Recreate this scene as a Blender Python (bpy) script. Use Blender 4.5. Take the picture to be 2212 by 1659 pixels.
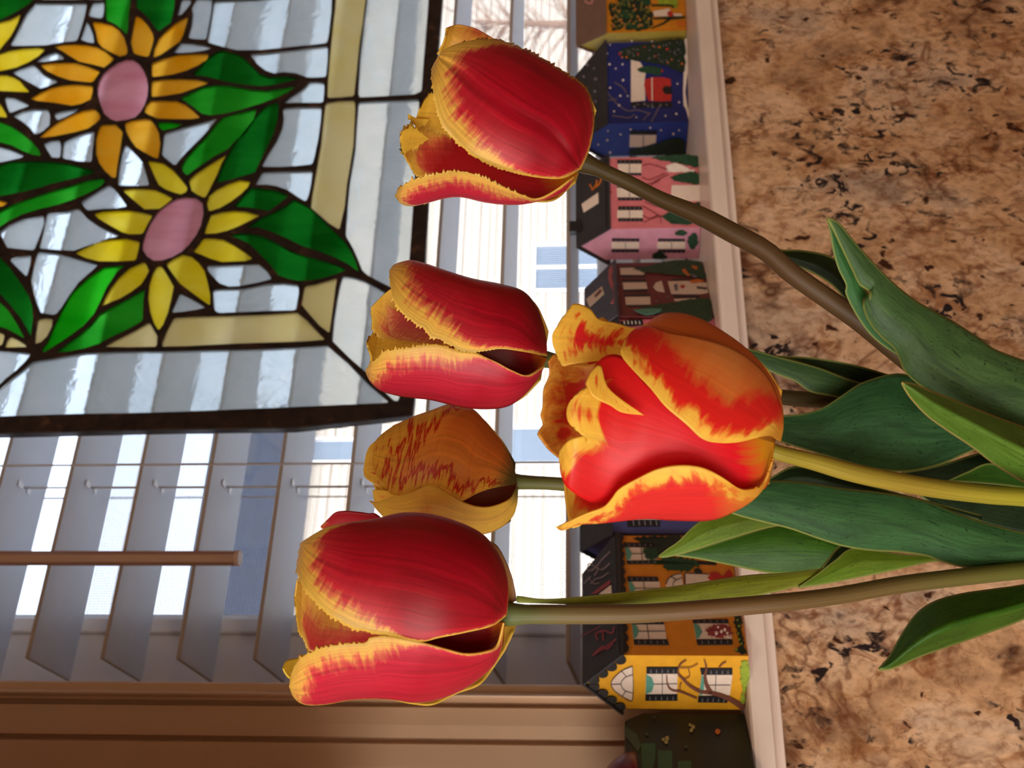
import bpy, bmesh, math, random
import numpy as np
from mathutils import Vector, Matrix
from mathutils.geometry import delaunay_2d_cdt

for o in list(bpy.data.objects):
    bpy.data.objects.remove(o)
S = bpy.context.scene
COL = S.collection
random.seed(7)
rng = np.random.default_rng(7)

# ------------------------------------------------------------------ camera
FPX = 2500.0                       # focal length in pixels of the 2212 px wide frame
CAM = np.array([0.0, 0.0, 1.25])
YAW, PITCH, ROLL = math.radians(29.9), math.radians(3.89), math.radians(-0.58)
Fw = np.array([math.sin(YAW)*math.cos(PITCH), math.cos(YAW)*math.cos(PITCH), math.sin(PITCH)])
r0 = np.array([math.cos(YAW), -math.sin(YAW), 0.0])
u0 = np.cross(r0, Fw)
Rt = math.cos(ROLL)*r0 + math.sin(ROLL)*u0
Up = -math.sin(ROLL)*r0 + math.cos(ROLL)*u0
cd = bpy.data.cameras.new('camera')
cam = bpy.data.objects.new('camera', cd)
COL.objects.link(cam)
# the phone was held upright and the picture is stored on its side
cam.matrix_world = Matrix(((-Up[0], Rt[0], -Fw[0], CAM[0]), (-Up[1], Rt[1], -Fw[1], CAM[1]),
                           (-Up[2], Rt[2], -Fw[2], CAM[2]), (0, 0, 0, 1)))
cd.sensor_fit = 'HORIZONTAL'
cd.sensor_width = 36.0
cd.lens = 36.0*FPX/2212.0
cd.clip_start = 0.02
cd.dof.use_dof = True
cd.dof.focus_distance = 0.40
cd.dof.aperture_fstop = 26.0
S.camera = cam

# ------------------------------------------------------------------ light and exposure
W = bpy.data.worlds.new('sky')
S.world = W
W.use_nodes = True
wn = W.node_tree.nodes
bg = wn['Background']
sky = wn.new('ShaderNodeTexSky')
sky.sky_type = 'NISHITA'
sky.sun_disc = False
sky.sun_elevation = math.radians(42)
sky.sun_rotation = math.radians(180)
sky.air_density = 1.0
sky.dust_density = 2.5
hz = wn.new('ShaderNodeHueSaturation')          # hazy, nearly white spring sky
hz.inputs['Saturation'].default_value = 0.5
W.node_tree.links.new(sky.outputs[0], hz.inputs['Color'])
W.node_tree.links.new(hz.outputs[0], bg.inputs[0])
bg.inputs[1].default_value = 0.74

def light(name, kind, loc, aim, energy, color, size=1.0, size_y=None):
    l = bpy.data.lights.new(name, kind)
    l.energy = energy
    l.color = color
    if kind == 'AREA':
        l.shape = 'RECTANGLE'
        l.size = size
        l.size_y = size_y or size
    elif kind == 'SUN':
        l.angle = math.radians(0.6)
    else:
        l.shadow_soft_size = size
    o = bpy.data.objects.new(name, l)
    COL.objects.link(o)
    o.location = loc
    d = Vector(aim) - Vector(loc)
    o.rotation_euler = d.to_track_quat('-Z', 'Y').to_euler()
    return o

light('sun', 'SUN', (-4, -10, 12), (0, 0, 0), 2.7, (1.0, 0.95, 0.86))
light('assumed_side_daylight', 'AREA', (-1.5, -0.35, 1.22), (0.25, 0.45, 1.16), 25.0, (1.0, 0.97, 0.93), 0.9, 1.0)  # daylight assumed to come from the left; no side window is built
light('assumed_overhead_light', 'AREA', (-0.7, -1.0, 2.38), (0.4, 0.6, 1.1), 10.0, (1.0, 0.79, 0.58), 0.6)  # assumed warm room light from above, with no fixture modelled
light('low_warm_fill', 'AREA', (-0.75, -0.75, 1.05), (0.4, 0.62, 1.08), 3.2, (1.0, 0.82, 0.64), 0.45)  # warm fill added low at the front left, no known source
S.view_settings.view_transform = 'Standard'
S.view_settings.look = 'None'
S.view_settings.gamma = 1.0
S.view_settings.use_curve_mapping = False
S.view_settings.exposure = 0.22

# ------------------------------------------------------------------ pixel rays (photograph pixels, 2212 x 1659)
def ray(x, y):
    return Fw + ((829.5 - y)*Rt - (x - 1106)*Up)/FPX
def at(x, y, t):
    return CAM + ray(x, y)*t
def on_y(x, y, Y):
    d = ray(x, y)
    return CAM + d*(Y/d[1])
def on_z(x, y, Z):
    d = ray(x, y)
    return CAM + d*((Z - CAM[2])/d[2])
def on_plane(x, y, p0, n):
    d = ray(x, y)
    return CAM + d*(np.dot(p0 - CAM, n)/np.dot(d, n))
def zm(ox, oy, sc):
    """coordinates read from an enlarged crop -> photograph pixels"""
    return lambda pts: [(ox + a/sc, oy + b/sc) for a, b in pts]

# ------------------------------------------------------------------ materials
def lin(c):
    return tuple(((v/255)/12.92 if v/255 <= 0.04045 else ((v/255 + 0.055)/1.055)**2.4) for v in c) + (1.0,)
MC = {}
class NT:
    def __init__(s, name):
        s.m = bpy.data.materials.new(name)
        s.m.use_nodes = True
        s.t = s.m.node_tree
        s.b = s.t.nodes['Principled BSDF']
        s.out = s.t.nodes['Material Output']
    def n(s, typ, **kw):
        nd = s.t.nodes.new('ShaderNode'+typ)
        for k, v in kw.items():
            if hasattr(nd, k):
                setattr(nd, k, v)
            else:
                nd.inputs[k].default_value = v
        return nd
    def l(s, a, b):
        s.t.links.new(a, b)
    def noise(s, vec, scale, detail=4.0, rough=0.55, dist=0.0):
        nd = s.n('TexNoise')
        nd.inputs['Scale'].default_value = scale
        nd.inputs['Detail'].default_value = detail
        nd.inputs['Roughness'].default_value = rough
        nd.inputs['Distortion'].default_value = dist
        if vec is not None:
            s.l(vec, nd.inputs['Vector'])
        return nd.outputs['Fac']
    def ramp(s, fac, stops, interp='LINEAR'):
        nd = s.n('ValToRGB')
        cr = nd.color_ramp
        cr.interpolation = interp
        while len(cr.elements) < len(stops):
            cr.elements.new(0.5)
        for e, (p, c) in zip(cr.elements, stops):
            e.position = p
            e.color = c
        s.l(fac, nd.inputs['Fac'])
        return nd.outputs['Color']
    def math(s, op, a, b=None):
        nd = s.n('Math', operation=op)
        for i, v in enumerate((a, b)):
            if v is None:
                continue
            if isinstance(v, (int, float)):
                nd.inputs[i].default_value = v
            else:
                s.l(v, nd.inputs[i])
        return nd.outputs[0]
    def mix(s, fac, a, b, blend='MIX'):
        nd = s.n('Mix', data_type='RGBA', blend_type=blend)
        for k, v in ((0, fac), (6, a), (7, b)):
            if isinstance(v, (int, float, tuple)):
                nd.inputs[k].default_value = v
            else:
                s.l(v, nd.inputs[k])
        return nd.outputs[2]
    def bump(s, h, strength=0.2, dist=0.001):
        nd = s.n('Bump')
        nd.inputs['Strength'].default_value = strength
        nd.inputs['Distance'].default_value = dist
        s.l(h, nd.inputs['Height'])
        s.l(nd.outputs[0], s.b.inputs['Normal'])
        return nd.outputs[0]

def flat(name, rgb, rough=0.5, var=0.06, scale=60.0, metal=0.0, spec=0.5, bump=0.0):
    """one colour with a little uneven tone"""
    if name in MC:
        return MC[name]
    q = NT(name)
    co = q.n('TexCoord').outputs['Object']
    c = lin(rgb)
    f = q.noise(co, scale, 3)
    a = tuple(min(1, v*(1 - var)) for v in c[:3]) + (1,)
    b = tuple(min(1, v*(1 + var)) for v in c[:3]) + (1,)
    q.l(q.ramp(f, [(0.3, a), (0.7, b)]), q.b.inputs['Base Color'])
    q.b.inputs['Roughness'].default_value = rough
    q.b.inputs['Metallic'].default_value = metal
    q.b.inputs['Specular IOR Level'].default_value = spec
    if bump:
        q.bump(f, bump)
    MC[name] = q.m
    return q.m

def granite():
    q = NT('granite')
    co = q.n('TexCoord').outputs['Object']
    mp = q.n('Mapping')
    mp.inputs['Rotation'].default_value = (0, math.radians(24), 0)
    mp.inputs['Scale'].default_value = (1.0, 1.0, 0.72)
    q.l(co, mp.inputs['Vector'])
    v = mp.outputs[0]
    K, O = (0, 0, 0, 1), (1, 1, 1, 1)
    big = q.noise(v, 16, 5, 0.6, 0.6)
    base = q.ramp(big, [(0.30, lin((150, 120, 98))), (0.45, lin((208, 168, 130))), (0.56, lin((224, 192, 162))), (0.72, lin((172, 154, 142)))])
    grain = q.noise(v, 210, 5, 0.65, 0.4)
    base = q.mix(1.0, base, q.ramp(grain, [(0.33, (0.66, 0.58, 0.5, 1)), (0.5, (0.96, 0.95, 0.93, 1)), (0.68, (1.12, 1.08, 1.02, 1))]), 'MULTIPLY')
    zone = q.noise(v, 11, 4, 0.6, 1.0)
    mott = q.noise(v, 66, 4, 0.68, 0.8)
    base = q.mix(1.0, base, q.ramp(mott, [(0.34, (0.60, 0.46, 0.36, 1)), (0.46, (0.94, 0.9, 0.85, 1)), (0.58, (1.05, 1.04, 1.02, 1))]), 'MULTIPLY')
    # amber and rust mottles
    rust = q.noise(v, 92, 5, 0.62, 1.4)
    rf = q.math('MULTIPLY', q.ramp(rust, [(0.53, K), (0.65, O)]), q.ramp(zone, [(0.36, (0.12,)*3 + (1,)), (0.58, O)]))
    base = q.mix(q.math('MULTIPLY', rf, 0.75), base, q.mix(q.noise(v, 60, 2), lin((150, 84, 34)), lin((92, 48, 30))))
    # long wandering veins
    def vein(scale, width, seed, col, mask, k):
        nonlocal base
        m2 = q.n('Mapping')
        m2.inputs['Location'].default_value = (seed, seed*0.7, -seed)
        q.l(v, m2.inputs['Vector'])
        f = q.noise(m2.outputs[0], scale, 5, 0.6, 0.5)
        d = q.math('ABSOLUTE', q.math('SUBTRACT', f, 0.5))
        e = q.math('MULTIPLY', q.ramp(d, [(0.0, O), (width, K)]), q.ramp(q.noise(m2.outputs[0], mask, 4), [(0.46, K), (0.58, O)]))
        base = q.mix(q.math('MULTIPLY', e, k), base, lin(col))
    vein(6.0, 0.022, 3.1, (84, 44, 26), 12, 0.9)
    vein(9.0, 0.016, 9.7, (110, 62, 36), 15, 0.8)
    # dark flecks, gathered in clusters
    sp = q.noise(v, 120, 4, 0.55, 1.1)
    cl = q.noise(v, 17, 5, 0.65, 1.2)
    sf = q.math('MULTIPLY', q.ramp(sp, [(0.535, K), (0.585, O)]), q.ramp(cl, [(0.50, K), (0.585, O)]))
    base = q.mix(sf, base, q.mix(q.noise(v, 50, 2), lin((44, 28, 24)), lin((34, 34, 42))))
    lone = q.ramp(q.noise(v, 85, 3, 0.5, 0.3), [(0.665, K), (0.70, O)])
    base = q.mix(lone, base, lin((66, 36, 24)))
    q.l(base, q.b.inputs['Base Color'])
    q.b.inputs['Roughness'].default_value = 0.34
    q.b.inputs['Specular IOR Level'].default_value = 0.3
    return q.m

def art_glass(name, rgb, rgb2, trans, rough, sc=70.0, streak=False, bump=0.35, milk=0.4):
    """stained glass: tinted clear glass mixed with milky scattering"""
    q = NT(name)
    co = q.n('TexCoord').outputs['Object']
    mp = q.n('Mapping')
    mp.inputs['Scale'].default_value = (1, 1, 0.25) if streak else (1, 1, 1)
    mp.inputs['Rotation'].default_value = (0, math.radians(25 if streak else 0), 0)
    q.l(co, mp.inputs['Vector'])
    f = q.noise(mp.outputs[0], sc, 4, 0.6, 0.8)
    col = q.ramp(f, [(0.3, lin(rgb)), (0.7, lin(rgb2))])
    h = q.noise(mp.outputs[0], sc*1.6, 3, 0.55, 1.5)
    q.l(col, q.b.inputs['Base Color'])
    q.b.inputs['Transmission Weight'].default_value = 1.0
    q.b.inputs['Roughness'].default_value = rough
    q.b.inputs['IOR'].default_value = 1.18
    nrm = q.bump(h, bump, 0.0012)
    tr = q.n('BsdfTranslucent')
    q.l(col, tr.inputs['Color'])
    df = q.n('BsdfDiffuse')
    q.l(col, df.inputs['Color'])
    m1 = q.n('MixShader')
    m1.inputs[0].default_value = 0.25
    q.l(tr.outputs[0], m1.inputs[1])
    q.l(df.outputs[0], m1.inputs[2])
    m2 = q.n('MixShader')
    m2.inputs[0].default_value = milk
    q.l(q.b.outputs[0], m2.inputs[1])
    q.l(m1.outputs[0], m2.inputs[2])
    q.l(m2.outputs[0], q.out.inputs['Surface'])
    return q.m

def petal_mat(stops, amp=26.0, soft=200.0, sv=34.0, su=3.0, vein=0.18, trans=0.28, basecol=None, basev=0.14, rot=0.0):
    """stops: (distance in px from the petal rim, colour); feathered by streaks that run in from the rim"""
    key = repr((stops, amp, sv, su, vein, trans, basecol, basev, rot))
    if key in MC:
        return MC[key]
    q = NT('petal')
    uv = q.n('UVMap').outputs['UV']
    mp = q.n('Mapping')
    mp.inputs['Scale'].default_value = (su, sv, 1)
    mp.inputs['Rotation'].default_value = (0, 0, rot)
    q.l(uv, mp.inputs['Vector'])
    st = q.noise(mp.outputs[0], 1.0, 3, 0.6, 0.35)
    at_ = q.n('Attribute')
    at_.attribute_name = 'edge'
    m = q.math('ADD', at_.outputs['Fac'], q.math('MULTIPLY', q.math('SUBTRACT', st, 0.5), amp*4.0))
    col = q.ramp(q.math('DIVIDE', m, soft), [(max(0.0, p/soft), lin((min(255, c[0]+10), min(255, c[1]*1.15), c[2]+26) if c[1] > 125 else c)) for p, c in stops])
    mv = q.n('Mapping')
    mv.inputs['Scale'].default_value = (20, 1.3, 1)
    q.l(uv, mv.inputs['Vector'])
    vn = q.noise(mv.outputs[0], 1.0, 3, 0.55, 0.6)
    col = q.mix(1.0, col, q.ramp(vn, [(0.3, (1 - vein,)*3 + (1,)), (0.7, (1 + vein*0.5,)*3 + (1,))]), 'MULTIPLY')
    if basecol:
        sep = q.n('SeparateXYZ')
        q.l(uv, sep.inputs[0])
        bf = q.math('ADD', sep.outputs[1], q.math('MULTIPLY', q.math('SUBTRACT', vn, 0.5), 0.12))
        col = q.mix(q.ramp(bf, [(basev*0.35, (1, 1, 1, 1)), (basev, (0, 0, 0, 1))]), col, lin(basecol))
    q.l(col, q.b.inputs['Base Color'])
    q.b.inputs['Roughness'].default_value = 0.42
    q.b.inputs['Specular IOR Level'].default_value = 0.35
    q.bump(vn, 0.12, 0.0006)
    tr = q.n('BsdfTranslucent')
    q.l(col, tr.inputs['Color'])
    mx = q.n('MixShader')
    mx.inputs[0].default_value = trans
    q.l(q.b.outputs[0], mx.inputs[1])
    q.l(tr.outputs[0], mx.inputs[2])
    q.l(mx.outputs[0], q.out.inputs['Surface'])
    MC[key] = q.m
    return q.m

def leaf_mat(rgb, rgb2, trans=0.22, rim=(150, 160, 84)):
    key = repr((rgb, rgb2, trans, rim))
    if key in MC:
        return MC[key]
    q = NT('leaf')
    uv = q.n('UVMap').outputs['UV']
    mp = q.n('Mapping')
    mp.inputs['Scale'].default_value = (22, 2.0, 1)
    q.l(uv, mp.inputs['Vector'])
    st = q.noise(mp.outputs[0], 1.0, 4, 0.6, 0.5)
    mp2 = q.n('Mapping')
    mp2.inputs['Scale'].default_value = (4, 5, 1)
    q.l(uv, mp2.inputs['Vector'])
    bl = q.noise(mp2.outputs[0], 1.0, 5, 0.65, 0.8)
    col = q.ramp(bl, [(0.3, lin(rgb)), (0.7, lin(rgb2))])
    col = q.mix(1.0, col, q.ramp(st, [(0.3, (0.78, 0.8, 0.78, 1)), (0.65, (1.12, 1.1, 1.1, 1))]), 'MULTIPLY')
    # bruise marks on the bloom of the leaf
    mp3 = q.n('Mapping')
    mp3.inputs['Scale'].default_value = (14, 20, 1)
    q.l(uv, mp3.inputs['Vector'])
    mk = q.noise(mp3.outputs[0], 1.0, 3, 0.7, 2.2)
    col = q.mix(q.ramp(mk, [(0.59, (0, 0, 0, 1)), (0.66, (0.8, 0.8, 0.8, 1))]), col, lin(tuple(int(v*0.62) for v in rgb)))
    at_ = q.n('Attribute')
    at_.attribute_name = 'edge'
    col = q.mix(q.ramp(q.math('DIVIDE', at_.outputs['Fac'], 100.0), [(0.012, (0.9, 0.9, 0.9, 1)), (0.05, (0, 0, 0, 1))]), col, lin(rim))
    q.l(col, q.b.inputs['Base Color'])
    q.b.inputs['Roughness'].default_value = 0.45
    q.b.inputs['Specular IOR Level'].default_value = 0.28
    q.bump(st, 0.25, 0.0006)
    tr = q.n('BsdfTranslucent')
    q.l(q.mix(1.0, col, (1.25, 1.3, 0.55, 1), 'MULTIPLY'), tr.inputs['Color'])
    mx = q.n('MixShader')
    mx.inputs[0].default_value = trans
    q.l(q.b.outputs[0], mx.inputs[1])
    q.l(tr.outputs[0], mx.inputs[2])
    q.l(mx.outputs[0], q.out.inputs['Surface'])
    MC[key] = q.m
    return q.m

def stem_mat(stops):
    q = NT('stem')
    uv = q.n('UVMap').outputs['UV']
    sep = q.n('SeparateXYZ')
    q.l(uv, sep.inputs[0])
    mp = q.n('Mapping')
    mp.inputs['Scale'].default_value = (26, 3.0, 1)
    q.l(uv, mp.inputs['Vector'])
    st = q.noise(mp.outputs[0], 1.0, 4, 0.6, 0.4)
    col = q.ramp(sep.outputs[1], [(p, lin(c)) for p, c in stops])
    col = q.mix(1.0, col, q.ramp(st, [(0.3, (0.72, 0.72, 0.68, 1)), (0.7, (1.2, 1.18, 1.12, 1))]), 'MULTIPLY')
    q.l(col, q.b.inputs['Base Color'])
    q.b.inputs['Roughness'].default_value = 0.5
    q.b.inputs['Specular IOR Level'].default_value = 0.3
    q.bump(st, 0.2, 0.0004)
    return q.m

# ------------------------------------------------------------------ objects
def tag(o, label=None, cat=None, group=None, kind=None):
    for k, v in (('label', label), ('category', cat), ('group', group), ('kind', kind)):
        if v:
            o[k] = v
    return o
def empty(name, loc, label, cat, group=None):
    o = bpy.data.objects.new(name, None)
    COL.objects.link(o)
    o.location = loc
    o.empty_display_size = 0.01
    o['org'] = [float(v) for v in loc]
    return tag(o, label, cat, group)
def org_of(p):
    while p is not None and p.parent is not None:
        p = p.parent
    return np.array(p.location) if p is not None else np.zeros(3)
def mesh(name, verts, faces, mat, parent=None, smooth=False, kind=None, label=None, solid=0.0, bevel=0.0, mats=None):
    v = np.asarray(verts, dtype=float) - org_of(parent)
    me = bpy.data.meshes.new(name)
    me.from_pydata([tuple(p) for p in v], [], faces)
    for m in (mats or [mat]):
        me.materials.append(m)
    bm = bmesh.new()
    bm.from_mesh(me)
    bmesh.ops.recalc_face_normals(bm, faces=bm.faces)
    bm.to_mesh(me)
    bm.free()
    if smooth:
        me.polygons.foreach_set('use_smooth', [True]*len(me.polygons))
    o = bpy.data.objects.new(name, me)
    COL.objects.link(o)
    if parent is not None:
        o.parent = parent
    if solid:
        md = o.modifiers.new('thickness', 'SOLIDIFY')
        md.thickness = solid
        md.offset = 0.0
    if bevel:
        md = o.modifiers.new('edge', 'BEVEL')
        md.width = bevel
        md.segments = 2
        md.limit_method = 'ANGLE'
    return tag(o, label, None, None, kind)
class MB:
    """collects simple solids into one mesh"""
    def __init__(s):
        s.v, s.f = [], []
    def add(s, v, f):
        k = len(s.v)
        s.v += [tuple(p) for p in v]
        s.f += [tuple(i + k for i in q) for q in f]
        return s
    def box(s, a, b):
        (x0, y0, z0), (x1, y1, z1) = a, b
        return s.add([(x0, y0, z0), (x1, y0, z0), (x1, y1, z0), (x0, y1, z0), (x0, y0, z1), (x1, y0, z1), (x1, y1, z1), (x0, y1, z1)],
                     [(0, 3, 2, 1), (4, 5, 6, 7), (0, 1, 5, 4), (1, 2, 6, 5), (2, 3, 7, 6), (3, 0, 4, 7)])
    def hexa(s, p):
        return s.add(p, [(0, 3, 2, 1), (4, 5, 6, 7), (0, 1, 5, 4), (1, 2, 6, 5), (2, 3, 7, 6), (3, 0, 4, 7)])
    def tube(s, pts, rad, n=8, cap=True):
        pts = [np.asarray(p, float) for p in pts]
        rad = rad if hasattr(rad, '__len__') else [rad]*len(pts)
        k = len(s.v)
        ref = np.array([0.31, 0.77, 0.55])
        for i, p in enumerate(pts):
            t = pts[min(i+1, len(pts)-1)] - pts[max(i-1, 0)]
            t = t/np.linalg.norm(t)
            a = np.cross(t, ref)
            a /= np.linalg.norm(a)
            b = np.cross(t, a)
            for j in range(n):
                w = 2*math.pi*j/n
                s.v.append(tuple(p + rad[i]*(math.cos(w)*a + math.sin(w)*b)))
        for i in range(len(pts)-1):
            for j in range(n):
                a0, a1 = k+i*n+j, k+i*n+(j+1) % n
                s.f.append((a0, a1, a1+n, a0+n))
        if cap:
            s.f.append(tuple(k+j for j in range(n))[::-1])
            s.f.append(tuple(k+(len(pts)-1)*n+j for j in range(n)))
        return s
    def prism(s, front, off):
        """polygon swept by the vector off"""
        n = len(front)
        off = np.asarray(off)
        k = len(s.v)
        s.v += [tuple(p) for p in front] + [tuple(np.asarray(p) + off) for p in front]
        s.f.append(tuple(range(k, k+n)))
        s.f.append(tuple(range(k+2*n-1, k+n-1, -1)))
        for i in range(n):
            j = (i+1) % n
            s.f.append((k+i, k+n+i, k+n+j, k+j))
        return s
    def build(s, name, mat, parent=None, **kw):
        return mesh(name, s.v, s.f, mat, parent, **kw)
def catmull(pts, n):
    p = np.asarray(pts, float)
    if len(p) == 1:
        return np.repeat(p, n, 0)
    q = np.vstack([2*p[0]-p[1], p, 2*p[-1]-p[-2]])
    out = []
    for i in range(1, len(q)-2):
        for t in np.linspace(0, 1, 14, endpoint=False):
            a, b, c, d = q[i-1], q[i], q[i+1], q[i+2]
            out.append(0.5*(2*b + (c-a)*t + (2*a-5*b+4*c-d)*t*t + (3*b-a-3*c+d)*t**3))
    out.append(q[-2])
    o = np.array(out)
    L = np.r_[0, np.cumsum(np.linalg.norm(np.diff(o[:, :2], axis=0), axis=1))]
    if L[-1] == 0:
        return np.repeat(p[:1], n, 0)
    w = np.linspace(0, L[-1], n)
    return np.stack([np.interp(w, L, o[:, k]) for k in range(o.shape[1])], 1)

# ------------------------------------------------------------------ shared depths of the place (metres from the camera along y)
Y_STOOL, Y_SPLASH, Y_WALL = 0.62, 0.632, 0.675
Y_PANEL, Y_SLAT, Y_SASH = 0.765, 0.79, 0.885
Z_SILL = float(on_y(1630, 1659, Y_STOOL)[2])
Z_LIP = float(on_y(1702, 1659, Y_STOOL)[2])
Z_COUNTER = CAM[2] - 0.36

# ================================================================== THE SETTING
def struct(name, mb, mat, **kw):
    return mb.build(name, mat, None, kind='structure', **kw)
M_PAINT = flat('cream_paint', (214, 190, 168), 0.42, 0.04, 14)
M_TRIM = flat('trim_paint', (204, 172, 142), 0.24, 0.05, 18, bump=0.02)
M_STOOL = flat('stool_paint', (236, 218, 206), 0.34, 0.05, 25)
M_ROOM = flat('room_paint', (200, 172, 142), 0.7, 0.04, 6)
M_WOOD = flat('floor_wood', (120, 84, 54), 0.45, 0.15, 9)
M_WHITE = flat('white_vinyl', (240, 241, 244), 0.4, 0.02, 20)
X_JAMB = float(on_y(300, 1472, 0.658)[0])
X_RIGHT = 1.75
ROOM = (-1.75, 2.75, -2.8, 2.50)        # x0, x1, y0, ceiling
Z_HEAD = 2.12
b = MB()
b.box((ROOM[0]-0.12, Y_WALL, -0.02), (X_JAMB-0.004, 0.99, ROOM[3]))
b.box((X_RIGHT, Y_WALL, -0.02), (ROOM[1]+0.12, 0.99, ROOM[3]))
b.box((X_JAMB-0.004, Y_WALL, Z_HEAD), (X_RIGHT, 0.99, ROOM[3]))
b.box((X_JAMB-0.004, Y_WALL, -0.02), (X_RIGHT, 0.99, Z_LIP))
struct('wall_window', b, M_ROOM)
struct('wall_left', MB().box((ROOM[0]-0.12, ROOM[2], 0), (ROOM[0], Y_WALL, ROOM[3])), M_ROOM)
struct('wall_right', MB().box((ROOM[1], ROOM[2], 0), (ROOM[1]+0.12, Y_WALL, ROOM[3])), M_ROOM)
struct('wall_back', MB().box((ROOM[0]-0.12, ROOM[2]-0.12, 0), (ROOM[1]+0.12, ROOM[2], ROOM[3])), M_ROOM)
struct('ceiling', MB().box((ROOM[0]-0.12, ROOM[2]-0.12, ROOM[3]), (ROOM[1]+0.12, 0.99, ROOM[3]+0.1)), M_PAINT)
struct('floor', MB().box((ROOM[0]-0.12, ROOM[2]-0.12, -0.1), (ROOM[1]+0.12, 0.99, 0)), M_WOOD)

# granite splash below the stool and the worktop in front of it
M_GRANITE = granite()
o = struct('granite_backsplash', MB().box((ROOM[0], Y_SPLASH, Z_COUNTER), (ROOM[1], Y_WALL, Z_LIP+0.002)), M_GRANITE)
o = struct('granite_worktop', MB().box((ROOM[0], 0.02, Z_COUNTER-0.03), (ROOM[1], Y_SPLASH, Z_COUNTER)), M_GRANITE, bevel=0.004)
struct('counter_base', MB().box((ROOM[0], 0.06, 0.0), (ROOM[1], Y_SPLASH, Z_COUNTER-0.031)), M_PAINT)

# window stool: a board with a moulded front edge (profile in y, z, swept along x)
zt, zl = Z_SILL, Z_LIP
h = zt - zl
prof = [(0.93, zt), (Y_STOOL+0.0035, zt), (Y_STOOL+0.0012, zt-0.0010), (Y_STOOL, zt-0.0034), (Y_STOOL, zl+h*0.36), (Y_STOOL+0.0012, zl+h*0.30),
        (Y_STOOL+0.0040, zl+h*0.27), (Y_STOOL+0.0050, zl+h*0.20), (Y_STOOL+0.0036, zl+h*0.12), (Y_STOOL+0.0030, zl+h*0.03), (Y_STOOL+0.0042, zl), (0.93, zl)]
b = MB()
b.prism([(ROOM[0]+0.9, y, z) for y, z in prof], (ROOM[1]-ROOM[0]-1.2, 0, 0))
struct('trim_1', b, M_STOOL)

# casing: moulded board on the wall at the left of the window (profile in x, y, swept up)
def cx(py, Y):
    return float(on_y(300, py, Y)[0])
cas = [(1472, .674), (1472, .660), (1475, .6585), (1489, .6575), (1491, .6545), (1493, .6518), (1496.5, .6505), (1500, .6515), (1503, .6545), (1505, .6572), (1511, .6568), (1513, .6610),
       (1517, .6630), (1521, .6615), (1523, .6570), (1560, .6555), (1587, .6555), (1590, .6590), (1594, .6605), (1598, .6590), (1601, .6550), (1650, .6530), (1760, .6520), (1775, .6540), (1778, .674)]
p = [(cx(a, Y), Y) for a, Y in cas]
b = MB()
b.prism([(x, y, Z_SILL) for x, y in p], (0, 0, Z_HEAD + 0.1 - Z_SILL))
struct('trim_2', b, M_TRIM)
b = MB().box((X_JAMB-0.003, .657, Z_HEAD), (X_RIGHT+0.1, .674, Z_HEAD+0.1))
struct('trim_3', b, M_TRIM)

# unseen cabinet added left of the window to shade the upper casing
M_CAB = flat('cabinet_wood', (150, 92, 54), 0.4, 0.12, 12)
wc = empty('shading_cabinet', (-0.35, Y_WALL, 1.36), 'brown wooden wall cabinet beside the window', 'cabinet')
MB().box((-0.75, 0.36, 1.36), (0.045, Y_WALL-0.001, 2.2)).build('body', M_CAB, wc, bevel=0.002)
for xa in (-0.745, -0.35):
    d_ = MB().box((xa, 0.34, 1.365), (xa+0.388, 0.3595, 2.195)).build('door', M_CAB, wc, bevel=0.003)
    MB().tube([(xa+0.03, 0.335, 1.46), (xa+0.03, 0.318, 1.47), (xa+0.03, 0.318, 1.55), (xa+0.03, 0.335, 1.56)], 0.004, 8).build('handle', flat('handle_metal', (150, 140, 130), 0.3, metal=0.9), d_)

# window: frame, two sashes, glass and an insect screen
win = bpy.data.objects.new('window_1', None)
COL.objects.link(win)
win.location = (X_JAMB, Y_SASH, Z_SILL)
tag(win, 'white vinyl kitchen window behind the louvre blind', None, None, 'structure')
xs0 = float(on_y(300, 1402, Y_SASH+.03)[0])
xs1 = float(on_y(300, 1362, Y_SASH)[0])
xs2 = float(on_y(300, 1326, Y_SASH)[0])
zs0 = float(on_y(1298, 1150, Y_SASH)[2])
xr = X_RIGHT
b = MB()
b.box((X_JAMB, Y_SASH-.01, Z_SILL), (xs0, Y_SASH+.10, Z_HEAD))
b.box((xs0, Y_SASH-.015, Z_SILL), (xs1+0.006, Y_SASH+.10, Z_HEAD))
b.box((xr-0.05, Y_SASH-.01, Z_SILL), (xr, Y_SASH+.10, Z_HEAD))
b.box((xs1, Y_SASH-.01, Z_HEAD-0.05), (xr-0.05, Y_SASH+.10, Z_HEAD))
b.box((xs1, Y_SASH-.015, Z_SILL-0.004), (xr-0.05, Y_SASH+.10, Z_SILL+0.012))
b.build('window_frame', M_WHITE, win, bevel=0.0015)
b = MB()
b.box((xs1+0.006, Y_SASH, Z_SILL+0.012), (xs2, Y_SASH+0.03, Z_HEAD-0.05))
b.box((xr-0.09, Y_SASH, Z_SILL+0.012), (xr-0.05, Y_SASH+0.03, Z_HEAD-0.05))
b.box((xs2, Y_SASH, Z_SILL+0.012), (xr-0.09, Y_SASH+0.03, zs0))
b.box((xs2, Y_SASH, Z_HEAD-0.09), (xr-0.09, Y_SASH+0.03, Z_HEAD-0.05))
b.build('sash', M_WHITE, win, bevel=0.002)
q = NT('window_glass')
g = q.n('BsdfTransparent')
gl = q.n('BsdfGlossy')
gl.inputs['Roughness'].default_value = 0.02
mx = q.n('MixShader')
mx.inputs[0].default_value = 0.05
q.l(g.outputs[0], mx.inputs[1])
q.l(gl.outputs[0], mx.inputs[2])
q.l(mx.outputs[0], q.out.inputs['Surface'])
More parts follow.
